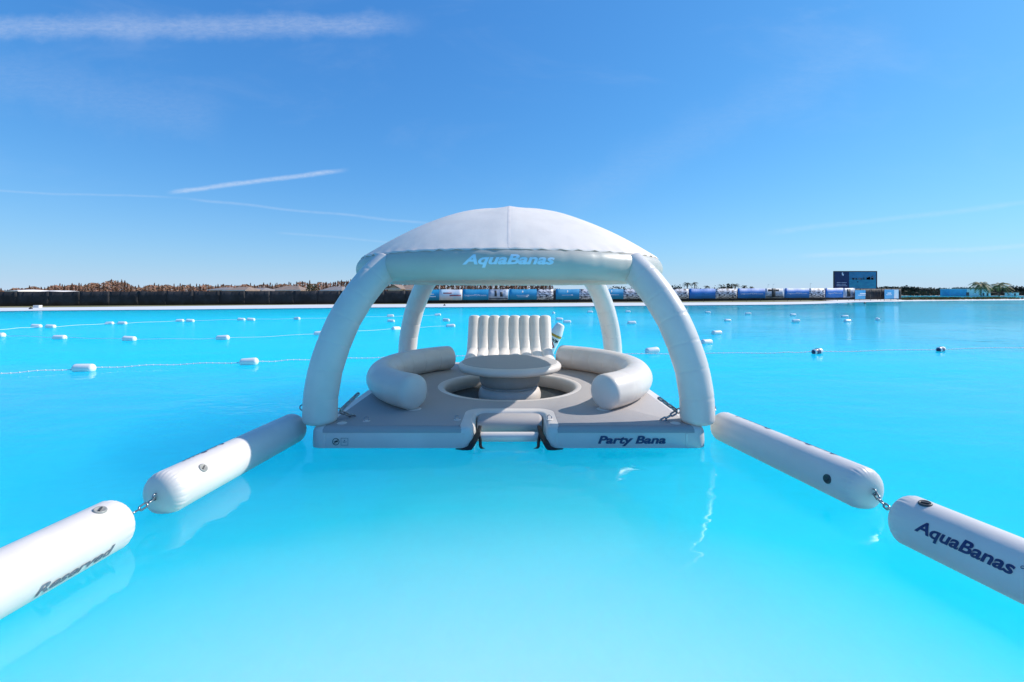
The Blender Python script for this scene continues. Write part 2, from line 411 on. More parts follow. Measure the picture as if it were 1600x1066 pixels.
def torus(Rm, r, n=24, k=8, sxx=1.0):
    P = [(math.cos(2 * PI * i / n) * Rm * sxx, math.sin(2 * PI * i / n) * Rm, 0) for i in range(n)]
    return sweep(P, r, k, close=True)
def link_vf(L, Wd, t):
    P = []; a = Wd / 2 - t; s = L / 2 - t - a
    for i in range(9): q = -PI / 2 + PI * i / 8; P.append((s + a * math.cos(q), a * math.sin(q), 0))
    for i in range(9): q = PI / 2 + PI * i / 8; P.append((-s + a * math.cos(q), a * math.sin(q), 0))
    return sweep(P, t, 8, close=True)
LINK = None
def chain(parent, A, B, L=.085, Wd=.045, t=.007, sag=.0, mname='steel', n=None, name='link', twist=.5):
    """links hung between two points"""
    A, B = Vector(A), Vector(B); D = B - A; pitch = L - 2.2 * t; n = n or max(1, round(D.length / pitch)); me = None
    for i in range(n):
        u = (i + .5) / n; p = A + D * u; p.z -= sag * 4 * u * (1 - u)
        d = D.copy(); d.z -= sag * 4 * (1 - 2 * u); d.normalize()
        q = d.to_track_quat('X', 'Z') @ Matrix.Rotation(twist + PI / 2 * (i % 2), 4, 'X').to_quaternion()
        o = obj(name, link_vf(L, Wd, t), mname, parent) if me is None else obj(name, me, None, parent)
        me = o.data; o.location = p; o.rotation_mode = 'QUATERNION'; o.rotation_quaternion = q

# ------------------------------------------------------------------ water, lagoon floor, land
def sheet(name, x0, x1, y0, y1, z, m): return struct(obj(name, ([(x0, y0, z), (x1, y0, z), (x1, y1, z), (x0, y1, z)], [(0, 1, 2, 3)]), m, smooth=False))
sheet('water', -160, 420, -80, 330, 0.0, 'water')
struct(obj('lagoon_floor', box(-165, 425, -85, 335, -12, -.70), 'floor', smooth=False))
SH = [(0, -45), (-50, -35), (-78, 0), (-66, 26), (-48, 43.4), (-33, 48), (-15, 54), (0, 56), (26, 63), (42.6, 68.6), (60, 82), (84, 99),
      (100, 140), (118, 205), (160, 232), (230, 250), (300, 230), (330, 120), (260, 0), (80, -50)]
def land():
    P = spline([(x, y, 0) for x, y in SH] + [(SH[0][0], SH[0][1], 0)], 5)[:-1]
    v, f = [], []; n = len(P)
    for dr, z in ((-2.5, -.16), (2.2, .0), (6, .03), (17, .05), (60, .12), (400, .2), (6500, .3)):
        for p in P:
            d = Vector((p.x - 20, p.y - 20, 0)).normalized(); q = p + d * dr
            v.append((q.x, q.y, z))
    for k in range(6):
        for i in range(n):
            f.append((k * n + i, k * n + (i + 1) % n, (k + 1) * n + (i + 1) % n, (k + 1) * n + i))
    split = 3 * n
    b = struct(obj('beach', (v[:4 * n], f[:split]), 'liner'))
    gshift = [(x, y, z - .004) if i < n else (x, y, z) for i, (x, y, z) in enumerate(v[3 * n:])]
    gr = struct(obj('ground', (gshift, [tuple(i - 3 * n for i in p) for p in f[split:]]), 'ground'))
land()
# low sand spit on the right, in front of the farther lagoon
def spit():
    near = [(66, 91), (84, 96.5), (100, 102), (121, 109), (150, 117), (205, 128), (260, 140)]
    far = [(66, 118), (88, 117), (106, 119), (127, 121), (152, 127), (205, 138), (260, 150)]
    v, f = [], []
    for (a, b) in zip(near, far):
        for t, z in ((-.05, -.12), (.12, .05), (.35, .2), (.65, .2), (.9, .04), (1.05, -.12)):
            v.append((a[0] + (b[0] - a[0]) * t, a[1] + (b[1] - a[1]) * t, z))
    for i in range(len(near) - 1):
        for k in range(5): a = i * 6 + k; f.append((a, a + 6, a + 7, a + 1))
    struct(obj('sandbar', (v, f), 'sand'))
spit()

# ------------------------------------------------------------------ the floating cabana
CX, CY = -.04, 7.886
AX, AY, LR = 2.265, 2.32, .198           # leg feet and leg radius
RR, RT, RZ = 2.28, .20, 2.15             # ring: radius, tube radius, height
DW, DL, DT = 2.30, 2.525, .238           # deck half width, half depth, top
cab = thing('floating_cabana', 'white inflatable cabana on four curved legs with a domed canopy on the water', 'floating cabana', (CX, CY, 0))
NX0, NX1, NB = -.42, .44, -DL + .74      # boarding notch
ol = rpoly([(-DW, -DL, .12), (NX0, -DL, .09), (NX0, NB, .14), (NX1, NB, .14), (NX1, -DL, .09), (DW, -DL, .12), (DW, DL, .12), (-DW, DL, .12)])
HOLE = (0, -.08, 1.14)
deck = obj('deck', slab(ol, [(.03, -.13), (.0, -.09), (-.006, .06), (0, .175), (.010, .205), (.028, .226), (.055, DT)], HOLE), 'pvc', cab)
PW = DW - .11
pol = rpoly([(-PW, -DL - .004, .06), (NX0 - .10, -DL - .004, .05), (NX0 - .10, NB + .09, .16), (NX1 + .10, NB + .09, .16), (NX1 + .10, -DL - .004, .05), (PW, -DL - .004, .06), (PW, DL - .06, .1), (-PW, DL - .06, .1)])
obj('deck_pad', slab(pol, [(.0, .176), (.008, .207), (.03, .230), (.060, DT + .006)], (HOLE[0], HOLE[1], HOLE[2] + .05), bottom=False), 'pad', deck)
# welded strips down the front corners of the deck
for x in (-2.13, -.52, .56, 2.06):
    obj('weld_strip', box(x - .012, x + .012, -DL - .0085, -DL + .01, -.08, .168), 'tape', deck, smooth=False)
# round well with a padded lip
prof = [(1.215, DT + .004), (1.16, DT + .010), (1.11, DT + .004), (1.075, DT - .03), (1.055, DT - .08), (1.055, .08), (1.075, .02), (1.11, -.05), (1.15, -.09)]
obj('well_lip', lathe(prof, 96), 'pvc', cab, loc=(HOLE[0], HOLE[1], 0))
obj('well_floor', lathe([(.0001, .03), (.6, .025), (1.075, .03)], 64), 'net', cab, loc=(HOLE[0], HOLE[1], 0))
# boarding step in the notch
P = [(NB + .02, .206), (NB - .08, .212), (NB - .17, .208), (NB - .235, .192), (NB - .275, .160), (NB - .290, .115), (NB - .285, .065), (NB - .26, .025), (NB - .18, -.02), (NB, -.03)]
xs = [NX0 + .02 + (NX1 - NX0 - .04) * t for t in (0, .015, .05, .5, .95, .985, 1)]
sc = [.86, .94, 1, 1.0, 1, .94, .86]
obj('step_cushion', rings([[(x, NB - .2 + (y - NB + .2) * k, .09 + (z - .09) * k) for y, z in P] for x, k in zip(xs, sc)]), 'pad', cab, auto=60)
obj('step_tube', tube([Vector((NX0 + .03, -DL + .22, .062)), Vector((0, -DL + .22, .062)), Vector((NX1 - .03, -DL + .22, .062))], .056, 20, 12, 1, 0, (.03, .03), (.6, .6)), 'pvc', cab)
for s, x in ((-1, NX0), (1, NX1)):
    st = [(x - s * .07, -DL + .30, .17), (x - s * .06, -DL + .20, .135), (x - s * .035, -DL + .08, .095), (x - s * .0, -DL - .02, .05), (x + s * .03, -DL - .05, .015), (x + s * .10, -DL - .07, -.004), (x + s * .19, -DL - .05, -.01)]
    Q = spline(st, 5); k = len(Q)
    obj('strap', sweep(Q, [.024 + .014 * math.sin(i / k * PI) for i in range(k)], 10, flat=.28), 'black', cab)
    st2 = [(x - s * .05, -DL + .22, .15), (x - s * .085, -DL + .10, .06), (x - s * .10, -DL + .0, .01), (x - s * .16, -DL - .03, -.01)]
    Q = spline(st2, 5); obj('strap', sweep(Q, .018, 8, flat=.3), 'black', cab)
# lettering on the deck's front wall
def on_front(x, z, e=.0095): return lambda u, v: (x + u, -DL - e, z + v)
obj('lettering', mapped(text_vf('Party Bana', .785, .088, .25, .035), on_front(1.425, .098)), 'navy', deck, smooth=False)
def pict(cx, cz):
    vf = [mapped(([Vector((math.cos(a) * r, math.sin(a) * r, 0)) for r in (.034, .041) for a in [2 * PI * i / 28 for i in range(28)]], [(i, (i + 1) % 28, 28 + (i + 1) % 28, 28 + i) for i in range(28)]), on_front(cx, cz))]
    for pts in ([(-.027, -.02), (-.022, -.026), (.026, .02), (.021, .026)], [(-.026, .0), (.0, .012), (.024, .008), (.026, -.004), (-.004, -.006)], [(-.02, -.014), (.012, -.014), (.012, -.018), (-.02, -.018)]):
        vf.append(mapped(([Vector((a, b, 0)) for a, b in pts], [tuple(range(len(pts)))]), on_front(cx, cz, .0102)))
    return join(*vf)
obj('no_diving_sign', pict(-1.995, .075), 'ink', deck, smooth=False)
fr_ = []
for x0, x1, z0, z1 in ((-.042, .042, .038, .042), (-.042, .042, -.042, -.038), (-.042, -.038, -.038, .038), (.038, .042, -.038, .038), (-.02, .012, -.008, .0), (.014, .030, -.004, .0), (-.006, .008, .008, .02)):
    fr_.append(mapped(([Vector(q) for q in ((x0, z0, 0), (x1, z0, 0), (x1, z1, 0), (x0, z1, 0))], [(0, 1, 2, 3)]), on_front(-1.895, .075)))
obj('notice_box', join(*fr_), 'grey_print', deck, smooth=False)
# towing rings on the deck
for x, y in ((-1.72, -2.28), (-.63, -2.22), (.50, -2.20)):
    dr = obj('ring_patch', lathe([(.0001, DT + .014), (.03, DT + .013), (.045, DT + .006)], 20), 'pvc', deck, loc=(x, y, 0))
    rg = obj('ring', torus(.03, .006, 18, 6), 'steel', dr); rg.location = (0, 0, DT + .028); rg.rotation_euler = (R(62), 0, R(25))

# legs
LEG = [(0, .215), (.0, .40), (.012, .62), (.05, .88), (.11, 1.13), (.20, 1.42), (.31, 1.67), (.43, 1.89), (.55, 2.06), (.665, 2.195)]
for sxn in (-1, 1):
    for syn in (-1, 1):
        Q = spline([(sxn * (AX - s), syn * (AY - s), z) for s, z in LEG], 8)
        lg = obj('leg', tube(Q, LR, 40, 240, 7, .020, (.09, .05), (.12, .8), kink=.55), 'pvc', cab)
        # inflation valve low on the back left leg and the inner side of the others
        zv, ang = (.93, math.atan2(-1, 1.1 * -sxn)) if syn > 0 else (1.0, math.atan2(1, .3 * -sxn))
        s_ = .06; n_ = Vector((math.cos(ang), math.sin(ang), .05)).normalized()
        vv = obj('valve', lathe([(.0001, .012), (.022, .012), (.030, .006), (.034, 0), (.034, -.02)], 20), 'valve_dark', lg)
        vv.location = Vector((sxn * (AX - s_), syn * (AY - s_), zv)) + n_ * (LR - .002)
        vv.rotation_mode = 'QUATERNION'; vv.rotation_quaternion = n_.to_track_quat('Z', 'Y')
# ring tube
NR = 288; ra = []
for i in range(NR):
    ph = (i / NR * 36 + .35) % 1.0; d = min(ph, 1 - ph) / 36 * 2 * PI * RR
    ra.append(RT * (1 - .04 * math.exp(-(d / .016) ** 2) + .004 * math.sin(PI * ph)))
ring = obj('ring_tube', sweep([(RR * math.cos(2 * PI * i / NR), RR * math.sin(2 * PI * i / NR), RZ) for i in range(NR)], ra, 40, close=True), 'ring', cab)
def on_ring(u, v, a0=.2, e=.005):
    ph = -PI / 2 + u / (RR + RT); a = a0 + v / RT; r = RR + (RT + e) * math.cos(a)
    return (r * math.cos(ph), r * math.sin(ph), RZ + (RT + e) * math.sin(a))
obj('lettering', mapped(text_vf('AquaBanas', 1.10, .118, .28, .035, cuts=10, ucuts=16), on_ring), 'pale_print', ring)
# leg joint sleeves where the legs meet the ring
# canopy
NPH, NU = 192, 40
CE, CEZ, CAP = RR + RT * math.cos(R(62)) + .012, RZ + RT * math.sin(R(62)) + .010, 3.205
def can(u, ph, e=0.0):
    r = CE * u; k = abs(math.cos(2 * (ph)))                 # seams on the four axes and the four corners
    ridge = .014 * (k ** 40) * math.sin(PI * min(1, u * .97)) 
    z = CEZ + (CAP - CEZ) * (1 - u ** 1.95) + .02 * math.exp(-(u / .06) ** 2)
    z += .02 * (1 - k) * 4 * u * u * (1 - u)
    z += ridge - .014 * (1 - abs(math.cos(4 * ph)) ** 2) * math.sin(PI * u)
    if u > .93:
        w = (u - .93) / .07
        z += w * (.006 * math.sin(ph * 61) + .004 * math.sin(ph * 97 + 1)); r += w * .004 * math.sin(ph * 53)
    nzv = mnoise.noise(Vector((r * math.cos(ph) * 1.6, r * math.sin(ph) * 1.6, 3.1))) * .010 * math.sin(PI * u)
    return Vector((r * math.cos(ph), r * math.sin(ph), z + nzv + e))
us = [.004] + [i / NU for i in range(1, NU + 1)]
rs = [[can(u, 2 * PI * j / NPH) for j in range(NPH)] for u in us]
hemr = [[p + Vector((p.x, p.y, 0)).normalized() * .016 + Vector((0, 0, -.010 - .004 * math.sin(j * 1.9))) for j, p in enumerate(rs[-1])]]
hem2 = [[p + Vector((p.x, p.y, 0)).normalized() * .024 + Vector((0, 0, -.026 - .006 * math.sin(j * 2.3))) for j, p in enumerate(rs[-1])]]
canopy = obj('canopy', rings(rs + hemr + hem2, cap0=True, cap1=False), 'canvas', cab)
for k in range(4):
    ph = -PI / 2 + k * PI / 2; sg = []
    for u in [i / 30 for i in range(1, 31)]:
        c0 = can(u, ph, .004); t = Vector((-math.sin(ph), math.cos(ph), 0)); w = .020
        sg.append((c0 - t * w - Vector((0, 0, .003)), c0, c0 + t * w - Vector((0, 0, .003))))
    v = [p for a in sg for p in a]; f = [(i * 3 + j, i * 3 + j + 1, i * 3 + j + 4, i * 3 + j + 3) for i in range(29) for j in (0, 1)]
    obj('seam_tape', (v, f), 'tape', canopy)
# lashing chains where the front legs stand on the deck
for s in (-1, 1):
    a = (s * (AX - .20), -AY + .07, .36)
    l1 = obj('lashing_eye', torus(.03, .008, 16, 6), 'steel', cab); l1.location = a; l1.rotation_euler = (R(90), 0, R(30))
    chain(l1, (-s * .02, 0, -.01), (-s * .25, .17, -.085), .10, .055, .011, sag=.0)
    chain(l1, (-s * .02, -.02, -.02), (-s * .20, -.12, -.095), .10, .055, .011, sag=.0)
    o_ = obj('shackle', torus(.035, .008, 16, 6, 1.3), 'steel', cab); o_.location = (s * (AX + LR - .008), -AY - .02, .42); o_.rotation_euler = (R(70), R(20), R(40))
    obj('strap_patch', lathe([(.0001, .006), (.05, .005), (.06, 0)], 18), 'pvc', cab, loc=(s * (AX - .28), -AY - .05, DT + .006))

# ------------------------------------------------------------------ table, sofas, lounge
tb = thing('round_table', 'round inflatable table with grey padded top standing in the deck well', 'table', (CX, CY, 0))
e_ = [(.0001, .628), (.80, .628), (.815, .626), (.84, .615), (.868, .585), (.874, .555), (.862, .52), (.83, .495), (.78, .485), (.40, .485)]
obj('tabletop', lathe(e_, 96), 'pvc', tb)
obj('top_pad', lathe([(.0001, .636), (.79, .636), (.803, .632), (.806, .626)], 96, cap0=False), 'pad2', tb, auto=40)
obj('drum', lathe([(.46, .487), (.487, .46), (.507, .40), (.512, .355), (.505, .30), (.48, .25), (.45, .228), (.40, .22)], 80), 'drum', tb)
obj('collar', lathe([(.42, .24), (.475, .232), (.485, .218), (.475, .205), (.42, .20)], 80), 'drum', tb)
obj('base_tube', lathe([(.42, .21), (.475, .20), (.51, .165), (.53, .10), (.53, .04), (.51, -.02), (.46, -.066), (.40, -.069)], 80), 'pvc', tb)

SR, ST = 2.065, .236
def sofa(s, a0, a1, label):
    t = thing('curved_sofa', label, 'sofa', (CX, CY - .1, 0), group='curved tube sofas on the cabana deck')
    pts = []
    for i in range(60):
        a = R(a0 + (a1 - a0) * i / 59); pts.append(Vector((s * SR * math.cos(a), SR * math.sin(a), DT + .008 + ST * .97)))
    obj('tube', tube(pts, ST, 44, 260, 9, .022, (.11, .11), (.06, .06), kink=.5), 'pvc', t)
    for a in (a0 + 3, a1 - 4):
        q = R(a); obj('anchor_patch', lathe([(.0001, .006), (.09, .005), (.10, .0)], 20), 'pvc', t, loc=(s * (SR - .05) * math.cos(q), SR * math.sin(q), DT + .007))
sofa(-1, -54, 55, 'white curved tube sofa on the shaded side of the deck, above the no-diving sign')
sofa(1, -54, 61, 'white curved tube sofa on the sunlit side of the deck, beside the marker buoy')

lg_ = thing('lounge_chair', 'white ribbed inflatable lounge chair with tall backrest at the rear of the deck', 'lounge chair', (CX - .01, 9.9, DT))
SP = .2235
backp = [(0, -.06, .30), (0, .03, .35), (0, .10, .45), (0, .20, .63), (0, .33, .85), (0, .44, 1.02)]
seatp = [(0, -.98, .19), (0, -.85, .215), (0, -.5, .225), (0, -.2, .245), (0, -.03, .31)]
bk = None
def rib(path, r, cap):
    P, L = resample(spline(path, 8), 44); pts, rad = [], []
    for i, p in enumerate(P):
        d0, d1 = i / 44 * L, (1 - i / 44) * L
        k = max(.3, cap_r(d0, cap)) * max(.3, cap_r(d1, cap)); k *= 1 - .02 * (math.sin(i * 1.7) * math.exp(-((i - 10) / 6) ** 2))
        pts.append(p); rad.append(r * k)
    return sweep(pts, rad, 24, up=Vector((0, -1, 0)), flat=.80)
back = obj('backrest', join(box(-SP * 4 + .03, SP * 4 - .03, .10, .16, .30, .50)), 'pvc', lg_, smooth=False)
# hull behind the ribs, leaning back
def hull(p, hw, th):
    P = spline(p, 6); rs = []
    for i, q in enumerate(P):
        a = P[max(0, i - 1)]; b = P[min(len(P) - 1, i + 1)]; t = (b - a).normalized(); n_ = Vector((0, t.z, -t.y))
        k = 1 if 0 < i < len(P) - 1 else .8
        rs.append([q + Vector((x * k, 0, 0)) + n_ * y for x, y in ((-hw, .0), (-hw - .012, th * .5), (-hw + .02, th), (hw - .02, th), (hw + .012, th * .5), (hw, .0))])
    return rings(rs)
bpy.data.objects.remove(back)
back = obj('backrest', hull(backp, SP * 4 - .015, .13), 'pvc', lg_, auto=50)
seat = obj('seat', hull(seatp, SP * 4 - .015, .19), 'pvc', lg_, auto=50)
me1 = None
full = [(0, -.98, .17), (0, -.85, .20), (0, -.5, .225), (0, -.22, .255), (0, -.08, .30), (0, .0, .37), (0, .08, .47), (0, .19, .63), (0, .32, .85), (0, .44, 1.04)]
def rib2():
    P, L = resample(spline(full, 8), 84); pts, rad = [], []
    for i, p in enumerate(P):
        d0, d1 = i / 84 * L, (1 - i / 84) * L
        k = max(.3, cap_r(d0, .07)) * max(.3, cap_r(d1, .06))
        k *= 1 - .045 * math.exp(-((i - 45) / 1.2) ** 2) - .035 * math.exp(-((i - 55) / 1.0) ** 2) - .025 * math.exp(-((i - 59) / .9) ** 2)
        pts.append(p); rad.append(SP * .575 * k)
    return sweep(pts, rad, 28, up=Vector((0, -1, 0)), flat=.62)
for k in range(8):
    if me1 is None: b1 = obj('rib', rib2(), 'pvc_b', back); me1 = b1.data
    else: b1 = obj('rib', me1, None, back)
    b1.location.x = (k - 3.5) * SP

# ------------------------------------------------------------------ tube floats and their chains
FR = .182
def log(p0, p1, label, texts=(), valves=(), ends=(1, 1)):
    a, b = Vector((*p0, 0)), Vector((*p1, 0)); L = (b - a).length; d = (b - a).normalized()
    t = thing('tube_float', label, 'tube float', ((a + b) / 2).to_tuple(), math.atan2(d.y, d.x), 'white tube floats chained in two lines off the cabana')
    ZC = .142; n = 160; rs = []
    xs = []
    for q in (0, .004, .010, .018, .03, .045, .06, .075, .09, .105, .12, .14, .165, .2, .25, .35): xs.append(q)
    full = [-L / 2 + q for q in xs] + [-L / 2 + .35 + (L - .7) * i / 14 for i in range(1, 14)] + [L / 2 - q for q in reversed(xs)]
    for x in full:
        dd = min(x + L / 2, L / 2 - x); k = max(.30, cap_r(dd + .002, .115, 2.5)); pk = math.exp(-((dd - .075) / .038) ** 2)
        ring_ = []
        for j in range(n):
            ph = 2 * PI * j / n
            w = (math.sin(ph * 27 + 2 * math.sin(ph * 3)) * .55 + math.sin(ph * 44 + 1.3) * .3) * pk * .017
            w += .004 * math.sin(ph * 13 + x * 9) * math.exp(-((dd - .14) / .06) ** 2)
            r = FR * k * (1 + w); ring_.append((x, r * math.cos(ph), ZC + r * math.sin(ph)))
        rs.append(ring_)
    tb_ = obj('tube', rings(rs), 'pvc', t)
    # text: (string, u, angle, width, height, direction, material)
    for s, u, al, w, h, dr, mt in texts:
        def mp(x, y, u=u, al=al, dr=dr):
            be = al + dr[1] * y / FR; r = FR + .0035
            return (u + dr[0] * x, r * math.cos(be), ZC + r * math.sin(be))
        obj('lettering', mapped(text_vf(s, w, h, .25, .03, cuts=10), mp), mt, tb_)
    for u, al, m_ in valves:
        n_ = Vector((0, math.cos(al), math.sin(al)))
        vv = obj('valve', lathe([(.0001, .004), (.026, .005), (.031, .009), (.036, .008), (.040, .002), (.040, -.012)], 28), m_, tb_)
        vv.location = Vector((u, 0, ZC)) + n_ * (FR + .0005); vv.rotation_mode = 'QUATERNION'; vv.rotation_quaternion = n_.to_track_quat('Z', 'Y')
        vc = obj('valve_tab', box(-.022, .022, -.006, .006, .004, .0115), 'valve_dark', vv, smooth=False); vc.rotation_euler = (0, 0, .5)
    for sg_, on in ((-1, ends[0]), (1, ends[1])):
        if on:
            ey = obj('tow_eye', torus(.024, .0065, 16, 6), 'steel', tb_); ey.location = (sg_ * (L / 2 + .008), 0, ZC + .01); ey.rotation_euler = (R(90), 0, 0)
    return t
# local +X runs from p0 to p1; for the left line p0 is nearer the camera
IN_L, IN_R = PI, 0.0     # local angle of the side that faces the middle (left line runs away from us: its right side is -Y)
# left line: direction +Y, local +Y = world -X, so the inner side is angle 180 deg
log((-2.875, 3.74), (-2.665, 5.72), 'white tube float beside the left cabana foot, half of it in shadow',
    [('AquaBanas', -.42, R(74), .52, .085, (-1, 1), 'navy')], [(-.66, R(180 - 42), 'valve')])
log((-3.06, 1.25), (-2.845, 3.37), 'white sunlit tube float marked with the grey word Reserved',
    [('Reserved', .62, R(180 + 25), .47, .068, (1, -1), 'grey_print')], [(.86, R(180 - 72), 'valve')])
# right line: direction -Y from the cabana, local +Y = world +X, inner side is angle 180 deg again with x running towards us
log((2.60, 5.80), (2.985, 3.83), 'white tube float beside the right cabana foot, its near side shaded',
    [('Reserved', -.45, R(74), .55, .085, (-1, 1), 'navy'), ('AquaBanas', .36, R(74), .60, .085, (-1, 1), 'navy')], [(.74, R(180 - 8), 'valve_dark')])
log((2.876, 3.445), (3.41, 1.25), 'white tube float with the dark blue word AquaBanas along its side',
    [('AquaBanas', -.63, R(180 - 22), .53, .080, (1, -1), 'navy'), ('®', -.338, R(180 - 30), .018, .018, (1, -1), 'navy')], [(-.93, R(180 - 80), 'valve_dark')])
c1 = thing('chain', 'short steel chain tied to the float marked Reserved', 'chain', (-2.86, 3.55, .15), group='chains linking the tube floats')
chain(c1, (-.012, .175, .0), (.012, -.165, .0), .098, .046, .0075, .015)
c2 = thing('chain', 'short dark chain tied to the float marked AquaBanas', 'chain', (2.925, 3.65, .15), group='chains linking the tube floats')
chain(c2, (.06, .165, .0), (-.05, -.165, .0), .098, .046, .0075, .02, twist=1.1)

# ------------------------------------------------------------------ swim marker buoy behind the sofa
mb = thing('marker_buoy', 'tilted white marker buoy with the word SWIM and a red diamond behind the lounge', 'marker buoy', (.60, 11.6, -.25))
mb.rotation_euler = (R(4), R(26), 0)
BR = .160
bod = obj('body', lathe([(.0001, -.15), (BR * .8, -.15), (BR, -.10), (BR, 1.13), (BR * .96, 1.17), (BR * .70, 1.37), (BR * .60, 1.40), (BR * .4, 1.412), (.0001, 1.413)], 48), 'buoy', mb, auto=40)
def band(z0, z1, e=.003): return lathe([(BR + e, z0), (BR + e, z1)], 48)
obj('band', band(1.07, 1.13), 'orange', bod)
def on_buoy(zc, th, e=.004): return lambda u, v: ((BR + e) * math.cos(th + u / BR), (BR + e) * math.sin(th + u / BR), zc + v)
obj('lettering', mapped(text_vf('SWIM', .235, .082, .0, .03, ucuts=12), on_buoy(.985, -PI / 2 + .05)), 'ink', bod)
dm = [Vector((math.cos(PI / 2 * i + .06) * r, math.sin(PI / 2 * i + .06) * r, 0)) for r in (.085, .120) for i in range(4)]
dv = text_vf('x', .07, .06, 0, .02, ucuts=3)
def diam(r): 
    v, f = [], []
    for i in range(-6, 7):
        x = r * i / 6; h = r - abs(x); v += [Vector((x, -h, 0)), Vector((x, h, 0))]
    f = [(2 * i, 2 * i + 2, 2 * i + 3, 2 * i + 1) for i in range(12)]; return v, f
dmo = obj('diamond', mapped(diam(.118), on_buoy(.83, -PI / 2 - .12, .004)), 'red', bod)
obj('diamond_field', mapped(diam(.072), on_buoy(.83, -PI / 2 - .12, .006)), 'white_print', bod)
obj('diamond_mark', mapped(dv, on_buoy(.83, -PI / 2 - .12, .008)), 'red', bod)

# ------------------------------------------------------------------ float lines
def capsule(L, r, n=20):
    pr = []; 
    for i in range(7): a = PI / 2 * i / 6; pr.append((-L / 2 + r * .75 * (1 - math.sin(a)) , max(.02, r * math.cos(PI / 2 - a) ** .8 if i else .02)))
    pr = [(-L / 2 + r * .75 * (1 - math.cos(PI / 2 * i / 6)), max(.018, r * math.sin(PI / 2 * i / 6))) for i in range(7)]
    pr += [(-x, q) for x, q in reversed(pr)]
    return rings([[(x, q * math.cos(2 * PI * j / n), q * math.sin(2 * PI * j / n)) for j in range(n)] for x, q in pr])
capm = None
def buoy(px, py, ang, label, group, near=False, navy=False, k=1.0):
    global capm
    Y = F * (H - .07) / (py - PY0); loc = (sx(px) * Y, Y, .06)
    t = thing('float_buoy', label, 'buoy', loc, R(ang), group); t.rotation_euler = (rnd.uniform(-.3, .3), rnd.uniform(-.07, .07), R(ang)); k *= rnd.uniform(.92, 1.08); t.location.z += rnd.uniform(-.02, .012)
    if capm is None: capm = obj('body', capsule(.48, .105, 28), 'buoy', t); b = capm
    else: b = obj('body', capm.data, None, t)
    b.scale = (k, k, k)
    if near:
        for s in (-1, 1):
            obj('end_ring', sweep([(s * (.222), .035 * math.cos(2 * PI * i / 14), .035 * math.sin(2 * PI * i / 14)) for i in range(14)], .009, 6, close=True), 'buoy', b)
    if navy:  # shaded side of a white buoy, put on as a dark shell
        obj('shaded_half', rings([[(x, q * math.cos(2 * PI * j / 28), q * math.sin(2 * PI * j / 28)) for j in range(28)] for x, q in ((-.25, .02), (-.235, .06), (-.19, .095), (-.14, .111), (.05, .111), (.05, .085))]), 'buoyshade', b)
    return loc
rnd = random.Random(3)
ORD = ['first', 'second', 'third', 'fourth', 'fifth', 'sixth', 'seventh', 'eighth', 'ninth', 'tenth', 'eleventh', 'twelfth']
GN = 'white buoys on the float lines'
buoy(131, 575, 6, 'large white capsule buoy on the nearest float line, farthest from the cabana on its left', GN, True)
buoy(389, 565.5, 6, 'large white capsule buoy on the nearest float line, just left of the cabana', GN, True)
for i, (x, y, a) in enumerate(((-3, 524, 4), (93, 527, 4), (202, 529.5, 3), (348, 528, 0), (500, 521, 10))):
    buoy(x, y, a, 'white capsule buoy, %s from the left on the middle float line left of the cabana' % ORD[i], GN)
for i, (x, y, a) in enumerate(((57, 510, 5), (79, 510.5, 4), (171, 505, 5), (191, 505, 3), (281, 501.2, 8), (297, 501.6, 3), (377, 499, 3), (392, 499.4, 5), (464, 498, -25))):
    buoy(x, y, a, 'small white buoy, %s from the left on the farthest float line left of the cabana' % ORD[i], GN)
for (x, y, a, l) in ((610, 494, 10, 'small white buoy left of the rear left leg, farthest of the four there'), (611, 501.5, -8, 'small white buoy left of the rear left leg, second farthest of the four there'),
                     (619, 513, 60, 'small white buoy half hidden by the rear left leg, nearest of those there'),
                     (684, 492, 5, 'small white buoy between the rear left leg and the lounge chair, farthest of three'), (697, 500.5, -20, 'small white buoy between the rear left leg and the lounge chair, middle one of three'),
                     (704, 509, 5, 'small white buoy between the rear left leg and the lounge chair, nearest of three'),
                     (865, 489, 80, 'small white buoy turned end-on just above the marker buoy'), (874, 499, 5, 'small white buoy directly above the marker buoy top'), (886, 503, 5, 'small white buoy to the right above the marker buoy'),
                     (922, 487.6, 5, 'tiny white buoy seen just left of the rear right leg'), (981, 487.2, 5, 'tiny white buoy between the two right legs near the beach'), (987, 504.5, 10, 'white buoy between the two right legs, nearer one of two')):
    buoy(x, y, a, l, GN)
buoy(1019, 547.8, 20, 'large white buoy between the rear and front right legs', GN, True)
for (x, y, a, l) in ((1104, 533.8, 25, 'white buoy just right of the front right leg, nearest of a string leading away'), (1120, 519.8, 20, 'white buoy right of the front right leg, second nearest of a string leading away'),
                     (1137, 500.5, 10, 'white buoy third along the string leading away right of the cabana'), (1106, 488.3, 0, 'tiny white buoy near the beach just right of the front right leg'),
                     (1169, 490.2, 0, 'tiny white buoy near the beach below the blue banner with palms'), (1239, 492, 5, 'tiny white buoy in open water left of the billboard, farther of two'),
                     (1243.5, 501.8, 2, 'white buoy in open water left of the billboard, nearer of two'), (1320, 494.5, 0, 'tiny white buoy in the billboard reflection, farther of two'),
                     (1324, 501.3, 15, 'white buoy in the billboard reflection, nearer of two'), (1371, 499, 60, 'tiny white buoy at the right edge of the billboard reflection')):
    buoy(x, y, a, l, GN)
buoy(1277, 549, 25, 'white buoy with its shaded side coloured navy, below the billboard reflection', GN, True, True, .85)
buoy(1470, 545, 30, 'white buoy with its shaded side coloured navy, farthest right on the nearest float line', GN, True, True, .85)
